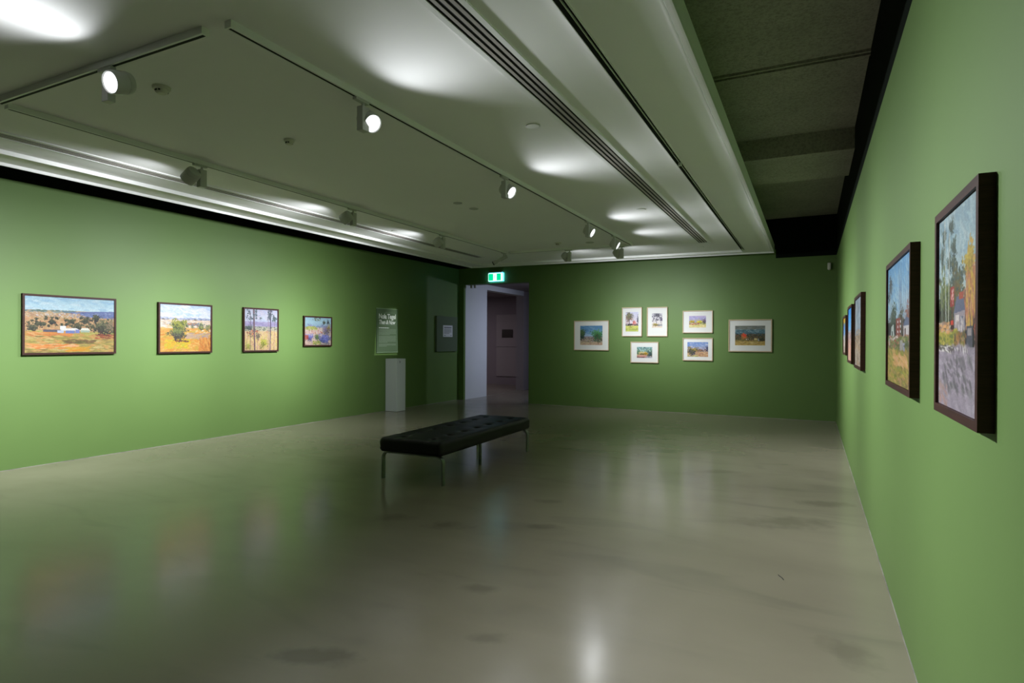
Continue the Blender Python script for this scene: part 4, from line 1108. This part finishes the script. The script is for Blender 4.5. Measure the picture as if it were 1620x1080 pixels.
cv.dabs(0.6, 1, 0.85, 1, 34, [(175, 175, 190), (150, 155, 175)], 0.08, 0.025)
pale_framed(-3.399, -2.811, 1.000, 1.438, 'pale-framed watercolour of teal and orange woodland, below the upright pair', cv, GF, GAIN, (0.23, 0.78, 0.245, 0.765))

cv = Canvas(80, 56, 15)
cv.grad(0, 1, [(185, 165, 205), (175, 170, 210), (160, 165, 190), (220, 205, 140), (235, 215, 165)])
cv.dabs(0, 1, 0.05, 0.4, 60, [(150, 140, 190), (200, 185, 215), (165, 165, 210)], 0.12, 0.04, 0.2, 0.3, 0.6)
cv.tree(0.18, 0.48, 0.18, 0.11, 70, [(220, 190, 40), (170, 150, 40), (100, 100, 50)], 0.055); cv.tree(0.62, 0.55, 0.2, 0.2, 110, [(225, 205, 40), (190, 180, 50), (130, 140, 60)], 0.055)
cv.tree(0.9, 0.48, 0.12, 0.26, 70, [(110, 90, 120), (90, 60, 70), (60, 90, 70)], 0.05); cv.dabs(0, 0.6, 0.6, 0.76, 60, [(190, 80, 60), (90, 60, 70), (230, 190, 150), (215, 130, 90)], 0.06, 0.03)
cv.dabs(0, 1, 0.78, 1.0, 70, [(235, 215, 165), (200, 200, 110), (225, 205, 140)], 0.12, 0.03)
pale_framed(-2.321, -1.737, 1.620, 2.068, 'pale-framed watercolour of yellow trees under mauve hills, upper of the stacked pair', cv, GF, GAIN, (0.215, 0.78, 0.235, 0.755))

cv = Canvas(96, 70, 16)
cv.grad(0, 1, [(115, 145, 205), (130, 155, 205), (170, 160, 180), (205, 170, 130), (215, 185, 145)])
cv.dabs(0, 1, 0, 0.3, 60, [(105, 135, 200), (160, 175, 215), (200, 200, 220)], 0.1, 0.03, 0.2, 0.3, 0.5); cv.dabs(0, 1, 0.3, 0.42, 60, [(190, 190, 210), (120, 130, 160), (220, 210, 215)], 0.05, 0.025)
cv.dabs(0.4, 1, 0.48, 0.62, 80, [(110, 85, 75), (160, 110, 80), (80, 80, 90)], 0.05, 0.03); cv.tree(0.95, 0.42, 0.06, 0.15, 30, [(70, 75, 110), (50, 55, 80)], 0.05)
cv.tree(0.24, 0.62, 0.25, 0.26, 330, [(165, 140, 60), (110, 100, 60), (75, 75, 65), (60, 60, 80)], 0.05)
cv.dabs(0.4, 1, 0.65, 1, 100, [(215, 175, 130), (190, 140, 100), (170, 130, 110)], 0.09, 0.028); cv.dabs(0, 0.5, 0.9, 1, 30, [(200, 195, 120), (150, 130, 80)], 0.08, 0.03)
pale_framed(-2.318, -1.735, 1.065, 1.520, 'pale-framed watercolour of a dark bush under blue sky, lower of the stacked pair', cv, GF, GAIN, (0.155, 0.85, 0.18, 0.825))

cv = Canvas(150, 98, 17)
cv.grad(0, 0.2, [(110, 115, 105), (130, 135, 130)]); cv.grad(0.2, 0.5, [(90, 120, 125), (75, 105, 120), (65, 85, 90)]); cv.grad(0.5, 1, [(75, 75, 55), (95, 85, 50), (170, 150, 80), (190, 160, 90)])
cv.dabs(0, 1, 0.02, 0.18, 60, [(120, 120, 105), (140, 145, 145), (105, 110, 110)], 0.12, 0.025, 0.05, 0.2, 0.5)
cv.dabs(0, 1, 0.18, 0.42, 190, [(80, 110, 125), (110, 145, 155), (60, 90, 105), (160, 180, 190)], 0.06, 0.02, 0.2, 0.3, 0.7)
cv.dabs(0, 1, 0.40, 0.68, 320, [(70, 72, 50), (50, 55, 40), (95, 90, 60), (120, 80, 60)], 0.04, 0.022)
cv.tree(0.28, 0.58, 0.085, 0.17, 130, [(225, 90, 50), (190, 110, 60), (140, 125, 60), (100, 95, 50)], 0.035); cv.dabs(0.27, 0.37, 0.42, 0.54, 26, [(225, 70, 45)], 0.035, 0.03)
cv.line(0.28, 0.68, 0.28, 0.8, 0.012, (80, 60, 40)); cv.rect(0.37, 0.45, 0.67, 0.71, (215, 205, 180)); cv.dabs(0.4, 0.62, 0.66, 0.76, 34, [(50, 45, 35), (150, 120, 80)], 0.04, 0.02)
cv.tree(0.67, 0.68, 0.06, 0.06, 24, [(210, 190, 130), (180, 160, 100)], 0.035); cv.rect(0.76, 0.80, 0.66, 0.76, (170, 175, 175)); cv.tree(0.9, 0.70, 0.11, 0.1, 90, [(60, 62, 40), (45, 45, 30)], 0.035)
cv.dabs(0, 1, 0.78, 1, 210, [(195, 165, 90), (175, 140, 70), (150, 125, 70), (210, 185, 120)], 0.09, 0.018, 0.02, 0.2)
pale_framed(-1.439, -0.655, 1.255, 1.880, 'larger pale-framed painting of a valley with an orange tree on the far wall', cv, GF, GAIN, (0.155, 0.845, 0.195, 0.80), 0.018)

# ------------------------------------------------------------------ text panel and notice board on the left wall
def text_mesh(name, body, parent, x, z, size, m, y, sx=1.0, shear=0.0, bold=0.0, width=None):
    cu = bpy.data.curves.new(name, 'FONT'); cu.body = body; cu.size = size; cu.offset = bold; cu.shear = shear
    cu.align_x = 'CENTER'; cu.resolution_u = 3; cu.space_character = 0.94
    to = bpy.data.objects.new(name, cu); COL.objects.link(to)
    bpy.context.view_layer.update()
    dg = bpy.context.evaluated_depsgraph_get()
    me = bpy.data.meshes.new_from_object(to.evaluated_get(dg)); bpy.data.objects.remove(to)
    xs_ = [v.co.x for v in me.vertices]; k = (width / (max(xs_) - min(xs_))) if width else sx
    mid = (max(xs_) + min(xs_)) / 2
    for v in me.vertices: v.co = Vector(((v.co.x - mid) * k + x, y, v.co.y + z))
    me.materials.clear(); me.materials.append(m)
    o = bpy.data.objects.new(name, me); COL.objects.link(o); o.parent = parent
    return o

s0, s1, z0, z1 = 9.488, 10.147, 1.193, 2.091
c = (s0 + s1) / 2; W, H = s1 - s0, z1 - z0
r = thing('text_panel', 'green exhibition text panel with white heading, hung on the left wall above the plinth', 'sign', (XL(c), c, z0), rad(90 - 1.008))
D = 0.022
b = nbm(); box(b, -W / 2, W / 2, -D, -0.001, 0, H); obj('board', b, M['panel_green'], r)
b = nbm(); e = 0.010
box(b, -W / 2 - 0.001, W / 2 + 0.001, -D - 0.001, -0.002, H - e, H + 0.001); box(b, -W / 2 - 0.001, W / 2 + 0.001, -D - 0.001, -0.002, -0.001, e)
box(b, W / 2 - e, W / 2 + 0.001, -D - 0.001, -0.002, e, H - e)
obj('pale_edge', b, M['panel_edge'], r)
yt = -D - 0.0015
text_mesh('title_lettering', 'Nola Tegel', r, -0.005, H - 0.205, 0.135, M['vinyl'], yt, width=0.53, bold=0.004)
text_mesh('title_lettering', 'Then & Now', r, -0.005, H - 0.318, 0.118, M['vinyl'], yt, width=0.52, shear=0.28, bold=0.003)
b = nbm()
for z in (H - 0.085, H - 0.342): box(b, -0.27, 0.26, yt - 0.0004, yt, z, z + 0.004)
obj('rule_line', b, M['vinyl_fine'], r)
rr = random.Random(5)
def text_rows(name, x0, x1, z, rows, dz, th, m, parent, y, last=0.4, wmin=0.012, wmax=0.035):
    b = nbm()
    for i in range(rows):
        x = x0; xe = x1 if i < rows - 1 else x0 + (x1 - x0) * last
        while x < xe - 0.006:
            wd = min(rr.uniform(wmin, wmax), xe - x)
            box(b, x, x + wd, y - 0.0003, y, z - i * dz - th, z - i * dz); x += wd + 0.007
    obj(name, b, m, parent)
text_rows('subheading', -0.27, 0.10, H - 0.388, 1, 0.02, 0.013, M['vinyl'], r, yt, 0.85, 0.03, 0.06)
z = H - 0.420
for rows, last in ((6, 0.65), (7, 0.5), (3, 0.45)):
    text_rows('paragraph_text', -0.27, 0.27, z, rows, 0.0205, 0.0115, M['vinyl_fine'], r, yt, last); z -= rows * 0.0205 + 0.016

s0, s1, z0, z1 = 11.53, 12.397, 1.186, 2.012
c = (s0 + s1) / 2; W, H = s1 - s0, z1 - z0
r = thing('notice_board', 'dull green box board on the left wall in the dim corner beside the doorway', 'notice board', (XL(c), c, z0), rad(90 - 1.008))
b = nbm(); box(b, -W / 2, W / 2, -0.055, -0.001, 0, H, 0.002); obj('board', b, M['board_green'], r)
# printed sheet: a thing of its own stuck on the board
cs = (11.772 + 12.187) / 2
sh = thing('notice_sheet', 'white printed notice stuck on the dull green board by the doorway', 'notice', (XL(c), c, 1.530), rad(90 - 1.008))
SW, SH = 0.40, 0.272; xo = -(cs - c) * -1
b = nbm(); box(b, xo - SW / 2, xo + SW / 2, -0.0575, -0.0555, 0, SH); obj('paper', b, M['sheet'], sh)
text_rows('heading_text', xo - 0.155, xo + 0.16, SH - 0.042, 1, 0.03, 0.022, M['ink'], sh, -0.058, 1.0, 0.03, 0.07)
text_rows('printed_text', xo - 0.155, xo + 0.15, SH - 0.088, 4, 0.030, 0.013, M['ink'], sh, -0.058, 0.7, 0.012, 0.035)
text_rows('footer_text', xo - 0.155, xo - 0.10, 0.040, 1, 0.03, 0.015, M['ink'], sh, -0.058, 1.0, 0.02, 0.03)
text_rows('footer_text', xo + 0.11, xo + 0.16, 0.040, 1, 0.03, 0.015, M['ink'], sh, -0.058, 1.0, 0.02, 0.03)
